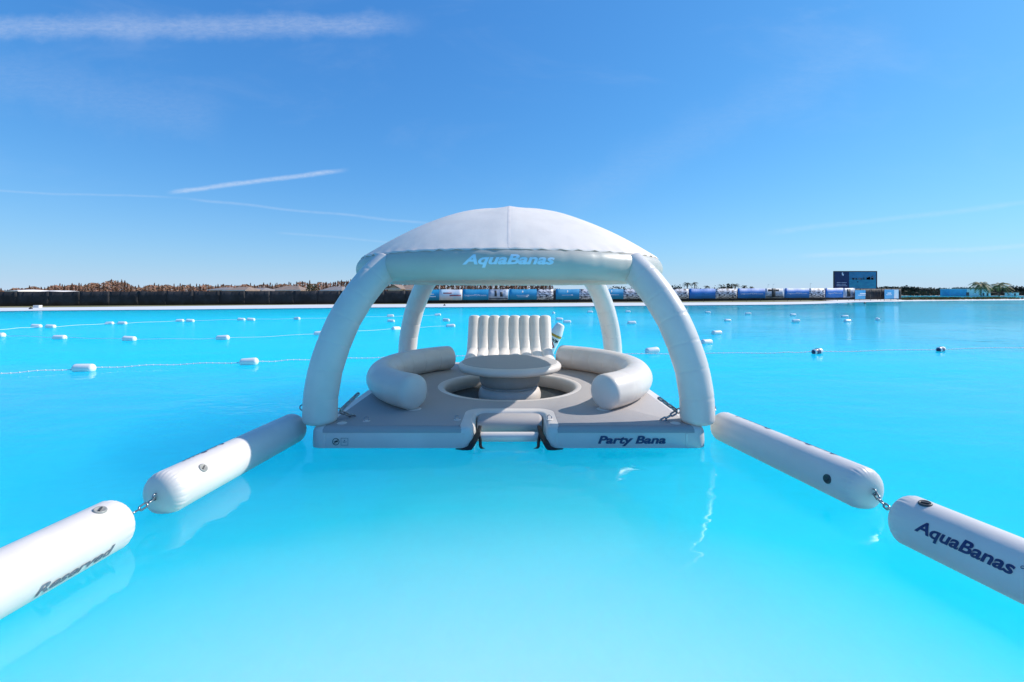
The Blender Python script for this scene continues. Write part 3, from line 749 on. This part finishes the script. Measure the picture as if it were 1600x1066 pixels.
def rope(pts, label, r=.011, beads=None):
    P = []
    for px, py in pts: Y = F * (H - .055) / (py - PY0); P.append((sx(px) * Y, Y, .055))
    t = thing('float_rope', label, 'rope', P[0], group='ropes joining the white buoys')
    o0 = Vector(P[0]); Q = spline([Vector(p) - o0 for p in P], 12)
    for i, q in enumerate(Q): q.z += .012 * math.sin(i * .8)
    obj('cord', sweep(Q, r, 6), 'rope', t)
    if beads:
        K, L = resample(Q, 900); n = int(L / beads); K, _ = resample(Q, n); vs = []
        for q in K:
            vs.append(([(q.x + a * .024, q.y + b * .024, q.z + c * .024) for a, b, c in ((1, 0, 0), (-1, 0, 0), (0, 1, 0), (0, -1, 0), (0, 0, 1), (0, 0, -1))],
                       [(0, 2, 4), (2, 1, 4), (1, 3, 4), (3, 0, 4), (2, 0, 5), (1, 2, 5), (3, 1, 5), (0, 3, 5)]))
        b = obj('beads', join(*vs), 'rope', t); b['kind'] = 'stuff'
rope([(-120, 591), (0, 583.5), (131, 576), (260, 570), (389, 566), (480, 562), (620, 558), (800, 555.5), (985, 553.5), (1200, 551.5), (1277, 550), (1470, 546), (1700, 541)], 'pale beaded rope of the nearest float line passing behind the cabana', .010, .14)
rope([(-60, 523.5), (0, 524.5), (93, 527.2), (202, 529.7), (348, 528.5), (500, 521.5), (619, 513.5), (704, 509.2)], 'pale rope of the middle float line left of the cabana', .008)
rope([(-60, 520), (0, 515), (57, 511), (79, 510.8), (171, 505.5), (191, 505.2), (281, 501.6), (377, 499.4), (464, 498), (610, 494.5), (684, 492.4)], 'pale rope of the farthest float line left of the cabana', .009)

# ------------------------------------------------------------------ fence with banners along the far shore
FP = spline([(-86, 50, .03), (-60.5, 58.5, .05), (-30, 68, .08), (0, 76, .12), (31, 84.5, .19), (63, 93, .28), (84, 100, .33)], 10)
FQ, FL = resample(FP, 56)
fence = thing('screen_fence', 'long black fabric screen fence on posts along the far shore', 'fence', (0, 0, 0))
def fh(p): return 1.90 + .4 * max(0, min(1, (p.x + 60) / 140)) 
me_post = None
for i in range(56):
    a, b = FQ[i], FQ[i + 1]; d = (b - a); n_ = Vector((-d.y, d.x, 0)).normalized(); vs, fs = [], []
    ha, hb = fh(a), fh(b); nx = 10
    for k in range(nx + 1):
        t = k / nx; p = a + d * t; hh = ha + (hb - ha) * t - .05 * math.sin(PI * t) + .012 * math.sin(i * 2.1 + k)
        for w in (0, .33, .66, 1): 
            q = p + n_ * (.03 * math.sin(k * 1.9 + w * 3 + i)); vs.append((q.x, q.y, p.z - .02 + hh * w))
    for k in range(nx):
        for w in range(3): fs.append((k * 4 + w, k * 4 + 4 + w, k * 4 + 5 + w, k * 4 + 1 + w))
    pn = obj('fabric_panel', (vs, fs), 'fence', fence); pn.modifiers.new('thickness', 'SOLIDIFY').thickness = .012
    if me_post is None: ps = obj('post', lathe([(.03, -.2), (.03, 2.0), (.0001, 2.02)], 8, cap0=True), 'post', fence); me_post = ps.data
    else: ps = obj('post', me_post, None, fence)
    ps.location = (a.x + n_.x * .08, a.y + n_.y * .08, a.z); ps.scale.z = fh(a) / 2.0
def fence_at(px):
    """point of the fence in the direction of column px, with its direction"""
    best = None
    for a, b in zip(FQ, FQ[1:]):
        fa, fb = a.x / a.y - sx(px), b.x / b.y - sx(px)
        if fa <= 0 <= fb or fb <= 0 <= fa: best = a.lerp(b, fa / (fa - fb) if fa != fb else 0); return best
    return FQ[-1]
def bannerf(x0, x1, label, pieces, text=None, ground='ban_blue', zt=None, ysag=0):
    A, B = fence_at(x0), fence_at(x1); d = (B - A); L = d.length; d.normalize(); n_ = Vector((d.y, -d.x, 0))
    t = thing('banner', label, 'banner', (A + n_ * .11).to_tuple(), math.atan2(d.y, d.x), 'printed banners hung along the screen fence')
    dz = B.z - A.z
    h0, h1 = .46, fh(A) + .12
    def quad(u0, u1, w0, w1, e, m_, name, par, wave=True):
        n = max(2, int((u1 - u0) * L / .5)); vs, fs = [], []
        for k in range(n + 1):
            u = u0 + (u1 - u0) * k / n
            for w in (w0, w1): 
                vs.append((u * L, -e - .02 * math.sin(u * L * 2.3), dz * u + h0 + (h1 - h0) * w + (.02 * math.sin(u * L * 1.7 + 1) if w in (0, 1) else 0)))
        fs = [(2 * k, 2 * k + 2, 2 * k + 3, 2 * k + 1) for k in range(n)]
        o = obj(name, (vs, fs), m_, par); o.modifiers.new('thickness', 'SOLIDIFY').thickness = .008 if e == 0 else .003
        o.modifiers[0].offset = 1
        return o
    sh = quad(0, 1, 0, 1, 0, ground, 'sheet', t)
    for pc in pieces:
        if pc[0] == 'pic': quad(pc[1], pc[2], .0, 1.0, .012, pc[3], 'picture', sh)
        elif pc[0] == 'strip': quad(pc[1], pc[2], pc[3], pc[4], .018, pc[5], 'print', sh)
    if text:
        s, u0, u1, w, hh = text
        vf = text_vf(s, (u1 - u0) * L, hh * (h1 - h0), 0, .01); uc = (u0 + u1) / 2
        obj('lettering', mapped(vf, lambda x, y: (uc * L + x, -.05 - .02 * math.sin((uc * L + x) * 2.3), dz * uc + h0 + (h1 - h0) * w + y)), 'white_print', sh, smooth=False)
    return t
bannerf(655, 722, 'blue banner with a pale picture of a red boat, behind the rear left leg', [('pic', .46, 1, 'pic_pale'), ('strip', .55, .75, .60, .72, 'pic_red'), ('strip', .70, .97, .38, .50, 'pic_red'), ('strip', .12, .34, .52, .60, 'white_print'), ('strip', .12, .38, .30, .38, 'white_print')])
bannerf(723, 795, 'blue banner with a white web address and a grey picture, left behind the lounge chair', [('pic', .55, .98, 'pic_grey'), ('strip', .56, .97, .08, .16, 'pic_dark'), ('strip', .68, .73, .35, .9, 'pic_dark'), ('strip', .80, .86, .3, .75, 'pic_dark')], ('LagoonPDN.com', .04, .50, .46, .16))
bannerf(795.5, 864, 'blue banner with white flame mark and patterned picture, right behind the lounge chair', [('pic', .62, 1, 'pic_wave'), ('strip', .28, .31, .66, .86, 'white_print'), ('strip', .16, .44, .40, .45, 'pic_pale'), ('strip', .18, .42, .26, .30, 'pic_pale')])
bannerf(868, 925, 'blue banner with a patterned picture just left of the rear right leg', [('pic', .64, 1, 'pic_wave'), ('strip', .30, .33, .66, .86, 'white_print'), ('strip', .16, .46, .40, .45, 'pic_pale')])
bannerf(927, 1005, 'blue banner seen between the two right legs with a patterned picture', [('pic', .59, 1, 'pic_wave'), ('strip', .34, .36, .66, .86, 'white_print'), ('strip', .24, .5, .40, .45, 'pic_pale')])
bannerf(1007, 1075, 'banner mostly hidden by the front right leg, white patterned picture at its end', [('pic', .64, 1, 'pic_wave')], None, 'ban_blue2')
bannerf(1076.5, 1151, 'deep blue banner with a wide wavy white picture, first one fully right of the cabana', [('pic', .54, 1, 'pic_wave'), ('strip', .10, .44, .46, .50, 'ban_cyan'), ('strip', .12, .42, .30, .33, 'ban_cyan')], None, 'ban_blue2')
bannerf(1152, 1225, 'deep blue banner with a web address and a picture of dark palms', [('pic', .58, .99, 'pic_grey'), ('strip', .72, .80, .1, 1.0, 'pic_dark'), ('strip', .64, .88, .70, .92, 'pic_dark'), ('strip', .60, .98, .06, .18, 'pic_dark')], ('LagoonPDN.com', .06, .53, .48, .15), 'ban_blue2')
bannerf(1226, 1288, 'deep blue banner with white lettering and a patterned picture, second left of the billboard', [('pic', .60, 1, 'pic_wave')], ('LagoonPDN.com', .06, .54, .48, .15), 'ban_blue2')
bannerf(1289, 1335, 'blue banner with a scenery picture directly below the billboard', [('pic', .60, 1, 'pic_grey'), ('strip', .72, .84, .1, .9, 'pic_dark')], ('LagoonPDN.com', .08, .54, .48, .15), 'ban_blue2')
def bannerstand(x0, x1, Y0, Y1, y_top, y_bot, label, pic):
    A = Vector((sx(x0) * Y0, Y0, 0)); B = Vector((sx(x1) * Y1, Y1, 0)); d = B - A; L = d.length; rz = math.atan2(d.y, d.x)
    z0, z1 = zz(y_bot, Y0), zz(y_top, Y0)
    t = thing('banner_stand', label, 'banner stand', A.to_tuple(), rz, 'free standing bright banners at the fence end')
    sh = obj('sheet', box(0, L, -.02, .0, z0, z1), 'ban_cyan', t, smooth=False)
    obj('picture', box(L * pic, L * .98, -.035, -.022, z0 + .05, z1 - .05), 'pic_pale', sh, smooth=False)
    obj('print', join(box(L * .2, L * .45, -.035, -.022, z0 + .55 * (z1 - z0), z0 + .66 * (z1 - z0)), box(L * .12, L * .5, -.035, -.022, z0 + .40 * (z1 - z0), z0 + .46 * (z1 - z0))), 'white_print', sh, smooth=False)
    for x in (.05, L - .05): obj('post', lathe([(.04, .0), (.04, z1 + .05)], 8, cap1=True), 'post', t, loc=(x, .06, 0))
    obj('brace', box(.05, L - .05, .03, .08, z0 + .1, z0 + .18), 'post', t, smooth=False)
bannerstand(1336, 1372, 94, 99.5, 453.5, 467.5, 'bright blue banner stand with a pale picture, right below the billboard', .60)
bannerstand(1382, 1404, 96, 99, 452.5, 467, 'smaller bright blue banner stand at the very end of the fence', .66)

# billboard
BY = 106.0
x0, x1 = sx(1304) * BY, sx(1369.5) * BY; z0, z1 = zz(451.5, BY), zz(424.5, BY); Wb, Hb = x1 - x0, z1 - z0
bb = thing('billboard', 'tall dark blue billboard with a lagoon picture standing behind the banners', 'billboard', ((x0 + x1) / 2, BY, .2))
zb = z0 - .2; hw = Wb / 2
pnl = obj('panel', box(-hw, hw, .0, .25, zb, zb + Hb), 'bb_navy', bb, smooth=False)
xp = -hw + Wb * .345
obj('sky_picture', box(xp, hw - .12, -.03, -.002, zb + Hb * .56, zb + Hb - .1), 'bb_sky', pnl, smooth=False)
obj('water_picture', box(xp, hw - .12, -.03, -.002, zb + .1, zb + Hb * .55), 'bb_water', pnl, smooth=False)
tw = []
for i in range(26):
    a = random.random(); x = xp + (hw - .4 - xp) * (a ** .7); h = (.18 + .55 * random.random() * (.3 + a)); tw.append(box(x, x + .18 + .3 * random.random(), -.06, -.032, zb + Hb * .53, zb + Hb * .55 + h))
obj('town_picture', join(*tw), 'bb_town', pnl, smooth=False)['kind'] = 'stuff'
obj('swimmer_print', join(box(xp + 1.8, xp + 2.1, -.05, -.032, zb + Hb * .40, zb + Hb * .44), box(xp + 1.9, xp + 2.0, -.05, -.032, zb + Hb * .36, zb + Hb * .40)), 'bb_navy', pnl, smooth=False)
ln = []
for w, u0, u1 in ((.36, .05, .29), (.26, .05, .27), (.18, .05, .30)): ln.append(box(-hw + Wb * u0, -hw + Wb * u1, -.03, -.002, zb + Hb * w - .06, zb + Hb * w + .06))
obj('print_lines', join(*ln), 'pic_grey', pnl, smooth=False)
obj('flame_mark', join(box(-hw + Wb * .175, -hw + Wb * .20, -.03, -.002, zb + Hb * .80, zb + Hb * .94), box(-hw + Wb * .19, -hw + Wb * .215, -.028, -.001, zb + Hb * .76, zb + Hb * .86)), 'white_print', pnl, smooth=False)
for a_ in ((-hw - .12, hw + .12, -.06, .3, zb + Hb, zb + Hb + .12), (-hw - .12, hw + .12, -.06, .3, zb - .12, zb), (-hw - .12, -hw, -.058, .298, zb, zb + Hb), (hw, hw + .12, -.058, .298, zb, zb + Hb)):
    obj('frame_bar', box(*a_), 'frame', bb, smooth=False)
for i in range(4):
    x = -hw + .8 + i * (Wb - 1.6) / 3; obj('support_post', box(x - .12, x + .12, .31, .55, -.1, zb + Hb - .3), 'post', bb, smooth=False)

# ------------------------------------------------------------------ trees
rnd = random.Random(3)
def bare_tree(seed, h=6.0):
    """leafless cypress: tapered trunk, rising limbs, sprays of twigs"""
    r = random.Random(seed)
    tr = [sweep([(0, 0, -.3), (.05, 0, h * .3), (.0, .04, h * .65), (.03, 0, h * .92)], [.12, .08, .04, .008], 5)]
    v, f = [], []
    for i in range(210):
        t = r.random() ** .8; z = h * (.22 + .76 * t); wd = h * .19 * (1.05 - t) * (.6 + .8 * r.random()) + .12
        a = r.random() * 2 * PI; e = Vector((math.cos(a) * wd, math.sin(a) * wd, .25 + .5 * r.random()))
        b = Vector((0, 0, z - .25)) + Vector((r.uniform(-.1, .1), r.uniform(-.1, .1), 0)); w = Vector((-math.sin(a), math.cos(a), r.uniform(-.4, .4))) * r.uniform(.05, .16)
        k = len(v); m_ = b + e * .55 + Vector((0, 0, -.05)); v += [b, m_ - w, b + e, m_ + w]; f.append((k, k + 1, k + 2, k + 3))
        if i % 6 == 0: tr.append(sweep([b, b + e * .9], [.03, .008], 3))
    return join(*tr), (v, f)
def leafy(seed, w, h, n=420, ls=.32, trunk=.3):
    """broad crown made of many small leaf clumps, with gaps"""
    r = random.Random(seed); tr = [sweep([(0, 0, -.3), (.04, .0, h * .3), (.0, .05, h * .7)], [.16, .13, .05], 6)]
    lobes = [(Vector((r.uniform(-.36, .36) * w, r.uniform(-.36, .36) * w, h * r.uniform(trunk + .12, .80))), w * r.uniform(.16, .30)) for _ in range(9)]
    for c, q in lobes: tr.append(sweep([(0, 0, h * .28), (c.x * .5, c.y * .5, (h * .28 + c.z) / 2 + .1), c.to_tuple()], [.08, .05, .015], 4))
    v, f = [], []
    for i in range(n):
        c, q = lobes[i % 9]; d = Vector((r.gauss(0, 1), r.gauss(0, 1), r.gauss(0, 1) * .8)).normalized() * q * r.uniform(.45, 1.12); p = c + d
        if p.z > h: p.z = h - r.random() * .2
        a = Vector((r.gauss(0, 1), r.gauss(0, 1), r.gauss(0, 1))).normalized(); b = a.orthogonal().normalized() ; s = ls * r.uniform(.5, 1.2); k = len(v)
        a = a.cross(b); v += [p - a * s - b * s * .4, p + b * s * .7, p + a * s - b * s * .3, p - b * s * .8]; f.append((k, k + 1, k + 2, k + 3))
    return join(*tr), (v, f)
def palm(seed, h, fl, n=18, droop=.9, wd=.32):
    r = random.Random(seed); lean = r.uniform(-.25, .25)
    tr = sweep([(0, 0, -.3), (lean * .3, 0, h * .35), (lean, .05, h * .75), (lean * 1.3, .05, h)], [.20, .15, .13, .12], 7)
    v, f = [], []; top = Vector((lean * 1.3, .05, h))
    for i in range(n):
        a = 2 * PI * i / n + r.uniform(-.15, .15); el_ = r.uniform(-.25, 1.15); d = Vector((math.cos(a), math.sin(a), 0)); L = fl * r.uniform(.8, 1.1); P = []
        for k in range(7):
            t = k / 6; P.append(top + d * L * t * math.cos(el_ * .7) + Vector((0, 0, L * (math.sin(el_) * t - droop * t * t * .75))))
        s = Vector((-d.y, d.x, 0))
        for k in range(6):
            w = fl * wd * (math.sin(PI * (k + .6) / 7)) * .5
            for sg_ in (-1, 1):
                for q in range(2):
                    b = P[k].lerp(P[k + 1], q * .5); e = b + s * sg_ * w + (P[k + 1] - P[k]) * .5 + Vector((0, 0, -w * .55)); m_ = len(v)
                    v += [b, P[k].lerp(P[k + 1], q * .5 + .42), e]; f.append((m_, m_ + 1, m_ + 2))
    return tr, (v, f)
LIB = {}
def plant(kind, maker, name, label, cat, px, Y, z, k, group, leafm, kz=None):
    if kind not in LIB: 
        t_, c_ = maker(); LIB[kind] = None
        o = thing(name, label, cat, (sx(px) * Y, Y, z), rnd.uniform(0, 6.28), group)
        a = obj('trunk', t_, 'bark', o); b = obj('crown', c_, leafm, o, smooth=False); LIB[kind] = (a.data, b.data)
    else:
        o = thing(name, label, cat, (sx(px) * Y, Y, z), rnd.uniform(0, 6.28), group); a, b = LIB[kind]
        obj('trunk', a, None, o); obj('crown', b, None, o)
    o.scale = (k, k, kz or k); return o
TOP = [(-200, 452), (0, 451), (25, 449), (45, 446.5), (60, 447), (70, 448), (92, 443), (105, 444), (125, 443), (150, 440), (178, 436), (194, 438), (205, 445), (225, 446), (243, 442), (265, 444), (300, 444), (350, 443.5), (400, 443), (450, 442), (475, 439), (500, 440), (530, 438), (560, 434), (620, 438), (700, 438), (866, 438)]
def topy(px):
    for (a, ya), (b, yb) in zip(TOP, TOP[1:]):
        if a <= px <= b: return ya + (yb - ya) * (px - a) / (b - a)
    return 452
for i in range(230):
    px = -120 + 985 * (i + rnd.random()) / 230
    if px > 862: continue
    Y = rnd.uniform(135, 185); top = topy(px) + rnd.uniform(-1.0, 3.2)
    if rnd.random() < .3: top += rnd.uniform(0, 4)
    h = max(1.6, zz(top, Y) - .15); sd_ = rnd.randrange(7)
    plant('cy%d' % sd_, lambda: bare_tree(sd_ + 11), 'cypress_tree', 'bare russet tree in the long leafless wood behind the black fence', 'tree', px, Y, .15, max(.55, h / 6.0 * .8), 'bare russet trees behind the black fence', 'twig', h / 6.0)
def mass(name, label, xs, Y0, Y1, topf, n, ls, m_, zb=.1):
    """far-off scrub that reads as one mass"""
    r = random.Random(len(name) + n); v, f = [], []
    for i in range(n):
        px = r.uniform(*xs); Y = r.uniform(Y0, Y1); hh = max(.3, zz(topf(px), Y) - zb); z = zb + hh * r.random() ** .8; p = Vector((sx(px) * Y, Y, z))
        a = Vector((r.gauss(0, 1), r.gauss(0, 1) * .4, r.gauss(0, 1))).normalized(); b = a.orthogonal().normalized(); s = ls * r.uniform(.5, 1.3); k = len(v)
        c = a.cross(b); v += [p - c * s - b * s * .4, p + b * s * .8, p + c * s - b * s * .3, p - b * s * .8]; f.append((k, k + 1, k + 2, k + 3))
    o = obj(name, (v, f), m_, smooth=False); return tag(o, label, 'undergrowth', None, 'stuff')
mass('undergrowth', 'tangle of brown twigs filling the leafless wood behind the black fence', (-120, 864), 150, 190, lambda x: topy(x) + 3 + 1.5 * math.sin(x * .21), 26000, .36, 'twig')
# trees behind the banners, right of the cabana
D_ = 120
for px, ytop, w, kind, lab in ((882, 451, 22, 0, 'low dark green tree behind the banner left of the rear right leg'), (962, 446, 30, 1, 'dark rounded tree seen between the two right legs'), (986, 448.5, 18, 0, 'smaller dark tree close to the inside of the front right leg'),
                               (1062, 444.5, 34, 1, 'broad dark green tree touching the outside of the front right leg'), (1086, 449.5, 22, 0, 'low dark tree under the two tall thin palms'), (1134, 442.5, 24, 2, 'round olive brown tree above the wavy banner'), (1108, 450, 12, 0, 'small dark shrub tree under the short palm')):
    h = zz(ytop, D_) - .2
    o = plant('lf%d' % kind, lambda: leafy(kind + 40, 5.5, 4.2, 520, .30, .15), 'leafy_tree', lab, 'tree', px, D_ + rnd.uniform(-3, 3), .2, w * D_ / F / 5.0, 'leafy trees behind the banners', 'leaf_brown' if kind == 2 else 'leaf', h / 4.2)
for px, ytop, k_, lab in ((1074, 441.5, 1, 'dark bushy palm leaning over the broad dark tree right of the cabana'), (1086, 441, .8, 'tall thin palm, second from the cabana on the right'), (1104, 446.5, .8, 'short palm above the middle of the deep blue banner'),
                          (1150, 443.5, 1, 'dark palm just right of the olive brown tree'), (1163, 446, .75, 'thin palm second right of the olive brown tree'), (1174, 447.5, .6, 'smallest thin palm in the row right of the olive brown tree')):
    h = zz(ytop, D_) - .2
    o = plant('pm%d' % int(k_ * 10), lambda: palm(int(k_ * 100), 4.4, 1.35, 20, .95, .5), 'palm_tree', lab, 'palm', px, D_ + 2, .2, k_, 'thin dark palms behind the banners', 'frond', h / 4.7)
for i, px in enumerate((1217, 1222, 1227, 1233, 1240, 1247)):
    h = zz((446.5, 446, 448, 449.5, 450, 450.5)[i], 122) - .2
    plant('lfs', lambda: leafy(77, 2.0, 4.0, 260, .22, .1), 'small_tree', 'slim dark tree, %s from the left in the little row left of the billboard' % ORD[i], 'tree', px, 122, .2, .45, 'slim dark trees left of the billboard', 'leaf', h / 4.0)
for px, yt, lab in ((1200, 445.5, 'thin pale mast standing behind the banner with palms'), (1208, 445, 'thin pale mast left of the slim dark trees'), (1266, 444, 'thin pale mast just left of the billboard')):
    ms = thing('mast', lab, 'mast', (sx(px) * 125, 125, .1), 0, 'thin masts behind the banners'); hh = zz(yt, 125)
    obj('pole', lathe([(.05, 0), (.03, hh)], 6, cap1=True), 'white', ms); obj('lamp_head', box(-.02, .35, -.06, .06, hh, hh + .06), 'white', ms, smooth=False)
# far right: scrub, wood, palms and the low pavilion across the farther lagoon
TR = [(1340, 448), (1375, 447.5), (1400, 448), (1418, 446.5), (1435, 449), (1470, 450.5), (1500, 449), (1540, 450), (1560, 450), (1580, 446.5), (1600, 449), (1800, 448)]
def topr(px):
    for (a, ya), (b, yb) in zip(TR, TR[1:]):
        if a <= px <= b: return ya + (yb - ya) * (px - a) / (b - a)
    return 450
mass('scrub', 'brown and olive scrub along the far bank right of the billboard', (1335, 1800), 252, 268, lambda x: 455.5 + math.sin(x * .3), 5000, .7, 'leaf_olive', .15)
for i in range(75):
    px = 1342 + 330 * (i + rnd.random()) / 75; Y = rnd.uniform(272, 300); h = zz(topr(px) + rnd.uniform(-.6, 1.4), Y) - .2
    kd = rnd.randrange(3)
    plant('fr%d' % kd, lambda: leafy(kd + 90, 6, 4.2, 300, .45, .1), 'far_tree', 'dark tree in the low wood along the far bank right of the billboard', 'tree', px, Y, .2, rnd.uniform(.9, 1.4), 'dark trees on the far bank', 'leaf', h / 4.2)
for px, yt, lab in ((1533, 441, 'yellowish feathery palm in front of the white pavilion'), (1561, 442, 'yellowish feathery palm just right of the white pavilion')):
    Y = 205; h = zz(yt, Y) - .2
    plant('yp', lambda: palm(8, 4.6, 4.4, 24, .95, .5), 'feather_palm', lab, 'palm', px, Y, .15, 1.0, 'yellowish palms by the pavilion', 'frond_y', (zz(yt + 4, Y)) / 4.6)
PYv = 226; pa, pb = sx(1484) * PYv, sx(1548) * PYv; ph_ = zz(452, PYv) - .1
pv = thing('pavilion', 'long low pavilion with a cyan mural half and a white half on the far bank', 'pavilion', (pa, PYv, .1))
Lp = pb - pa
obj('mural_wall', box(0, Lp * .42, 0, 5, 0, ph_), 'cyanwall', pv, smooth=False); obj('white_wall', box(Lp * .42 + .01, Lp, .03, 5, 0, ph_ - .1), 'white', pv, smooth=False)
obj('roof', box(-.2, Lp + .2, -.2, 5.2, ph_ + .003, ph_ + .2), 'white', pv, smooth=False)
obj('doorway', box(Lp * .40, Lp * .47, -.05, .028, 0, 1.7), 'glass', pv, smooth=False)
for u in (.80, .90): obj('door', box(Lp * u, Lp * u + .9, -.02, .028, 0, 1.4), 'glass', pv, smooth=False)
sh_ = thing('shed', 'tiny white shed right of the yellowish palms on the far bank', 'shed', (sx(1586) * 235, 235, .1))
obj('wall', box(-2, 2, 0, 3, 0, 1.5), 'white', sh_, smooth=False); obj('roof', box(-2.2, 2.2, -.2, 3.2, 1.502, 1.7), 'roof_grey', sh_, smooth=False); obj('door', box(-.5, .4, -.03, -.002, 0, 1.2), 'glass', sh_, smooth=False)
# grass tufts on the sand spit
r_ = random.Random(9); v, f = [], []
for i in range(2600):
    u = r_.random(); x = 86 + 40 * u if i % 3 else 92 + 11 * r_.random(); yb = 100 + (x - 86) * .30; y = yb + r_.uniform(1.5, 9); k = len(v); a = r_.uniform(0, PI); w = .16; h = r_.uniform(.3, .62)
    v += [(x - w * math.cos(a), y - w * math.sin(a), .12), (x + w * math.cos(a), y + w * math.sin(a), .12), (x + r_.uniform(-.1, .1), y, .2 + h)]; f.append((k, k + 1, k + 2))
tag(obj('grass', (v, f), 'grass', smooth=False), 'olive grass growing on the low sand spit at the far right', 'grass', None, 'stuff')
sb = thing('spit_shrub', 'small dark shrub on the sand spit left of the white pavilion', 'shrub', (sx(1490) * 108, 108, .18)); t_, c_ = leafy(31, 2.2, .8, 200, .16, .05); obj('stem', t_, 'bark', sb); obj('foliage', c_, 'leaf', sb, smooth=False); sb.scale = (.7, .7, .7)

# ------------------------------------------------------------------ houses behind the fence
def house(px0, px1, Y, ye, yr, label, roofm='roof', wallm='house', gable=False):
    xa, xb = sx(px0) * Y, sx(px1) * Y; Wd = xb - xa; he, hr = zz(ye, Y) - .12, zz(yr, Y) - .12; dp = max(7.0, Wd * .6)
    t = thing('house', label, 'house', ((xa + xb) / 2, Y, .12), 0, 'houses behind the black fence'); w = Wd / 2
    wl = obj('wall', box(-w, w, 0, dp, 0, he), wallm, t, smooth=False)
    for x in (-w * .55, w * .35):
        wn = obj('window', box(x, x + Wd * .14, -.05, -.002, he * .35, he * .8), 'white', t, smooth=False); obj('pane', box(x + .08, x + Wd * .14 - .08, -.06, -.052, he * .35 + .08, he * .8 - .08), 'glass', wn, smooth=False)
    obj('door', box(-w * .1, -w * .1 + 1.0, -.05, -.002, 0, min(2.0, he * .85)), 'white', t, smooth=False)
    o = .45
    b = [(-w - o, -o, he + .01), (w + o, -o, he + .01), (w + o, dp + o, he + .01), (-w - o, dp + o, he + .01)]; ins = 0 if gable else min(w * .7, dp * .5)
    rg = [(-w - o + ins, dp / 2, hr), (w + o - ins, dp / 2, hr)]
    if gable:
        b = [(-w - o, -o, he + .01), (w + o, -o, he + .01), (w + o, dp + o, he + .01), (-w - o, dp + o, he + .01)]; rg = [(0, -o, hr), (0, dp + o, hr)]
        obj('gable', ([(-w, 0, he), (w, 0, he), (0, 0, hr - .15), (-w, .3, he), (w, .3, he), (0, .3, hr - .15)], [(0, 1, 2), (5, 4, 3), (0, 3, 4, 1), (1, 4, 5, 2), (2, 5, 3, 0)]), wallm, t, smooth=False)
        fs = [(0, 4, 5, 3), (4, 1, 2, 5)]
    else: fs = [(0, 1, 5, 4), (1, 2, 5), (2, 3, 4, 5), (3, 0, 4)]
    ro = obj('roof', (b + rg, fs), roofm, t, smooth=False); ro.modifiers.new('thickness', 'SOLIDIFY').thickness = .18
    fc = obj('fascia', box(-w - o - .02, w + o + .02, -o - .06, -o - .02, he - .12, he + .06), 'white', t, smooth=False)
house(14, 28, 100, 454.5, 452.5, 'house with a low white roof at the far left end of the fence', 'white', 'white')
house(55, 72, 104, 456, 453.8, 'house with a pale roof edge left of the tallest bare trees', 'white', 'white')
house(72, 86, 108, 456, 454, 'pale roofed house, right neighbour of the one left of the tallest bare trees', 'white', 'white')
house(328, 352, 106, 453, 449.0, 'house with a tan roof, leftmost of the tan roofed row behind the fence', 'roof_grey')
house(352, 382, 100, 453.6, 448.0, 'wide house with a tan roof, second of the tan roofed row behind the fence')
house(384, 408, 106, 453.6, 449.5, 'house with a grey roof, third of the tan roofed row behind the fence', 'roof_grey')
house(424, 468, 112, 453.5, 446.5, 'large house with a broad brown roof in the middle of the tan roofed row')
house(504, 532, 102, 453.8, 447.5, 'house with a pale fascia right of the green bush behind the fence', 'roof_grey', 'white')
house(606, 624, 100, 451.5, 444.5, 'house with a sunlit cream gable seen inside the front left leg', 'roof', 'house', True)
house(626, 648, 104, 452.5, 445.0, 'house with a tan roof just left of the rear left leg')
sh2 = plant('gb', lambda: leafy(51, 4, 4.0, 420, .25, .1), 'green_bush', 'olive green bush behind the fence between two tan roofed houses', 'bush', 490, 98, .1, .75, None, 'leaf_brown', (zz(445, 98)) / 4.0)

# ------------------------------------------------------------------ small things at the water's edge
for px, py, lab in ((48, 483, 'small black float ball close to the left beach'), (694.5, 477.5, 'small black float ball close to the beach left of the lounge chair'), (1351, 473.8, 'small black float ball near the shore below the billboard')):
    Y = F * H / (py + .6 - PY0); t = thing('float_ball', lab, 'float ball', (sx(px) * Y, Y, .0), 0, 'black float balls near the shore')
    obj('ball', lathe([(.0001, -.1), (.12, -.06), (.16, .02), (.16, .08), (.11, .17), (.0001, .21)], 16), 'ink', t); obj('cap', lathe([(.04, .19), (.04, .25), (.0001, .26)], 10), 'ink', t)
wb = thing('crate', 'small white crate on the left beach at the foot of the fence', 'crate', (sx(59) * 53.5, 53.5, .045)); obj('body', box(-.32, .32, -.2, .2, 0, .22), 'white', wb, smooth=False); obj('lid', box(-.34, .34, -.22, .22, .222, .27), 'white', wb, smooth=False)
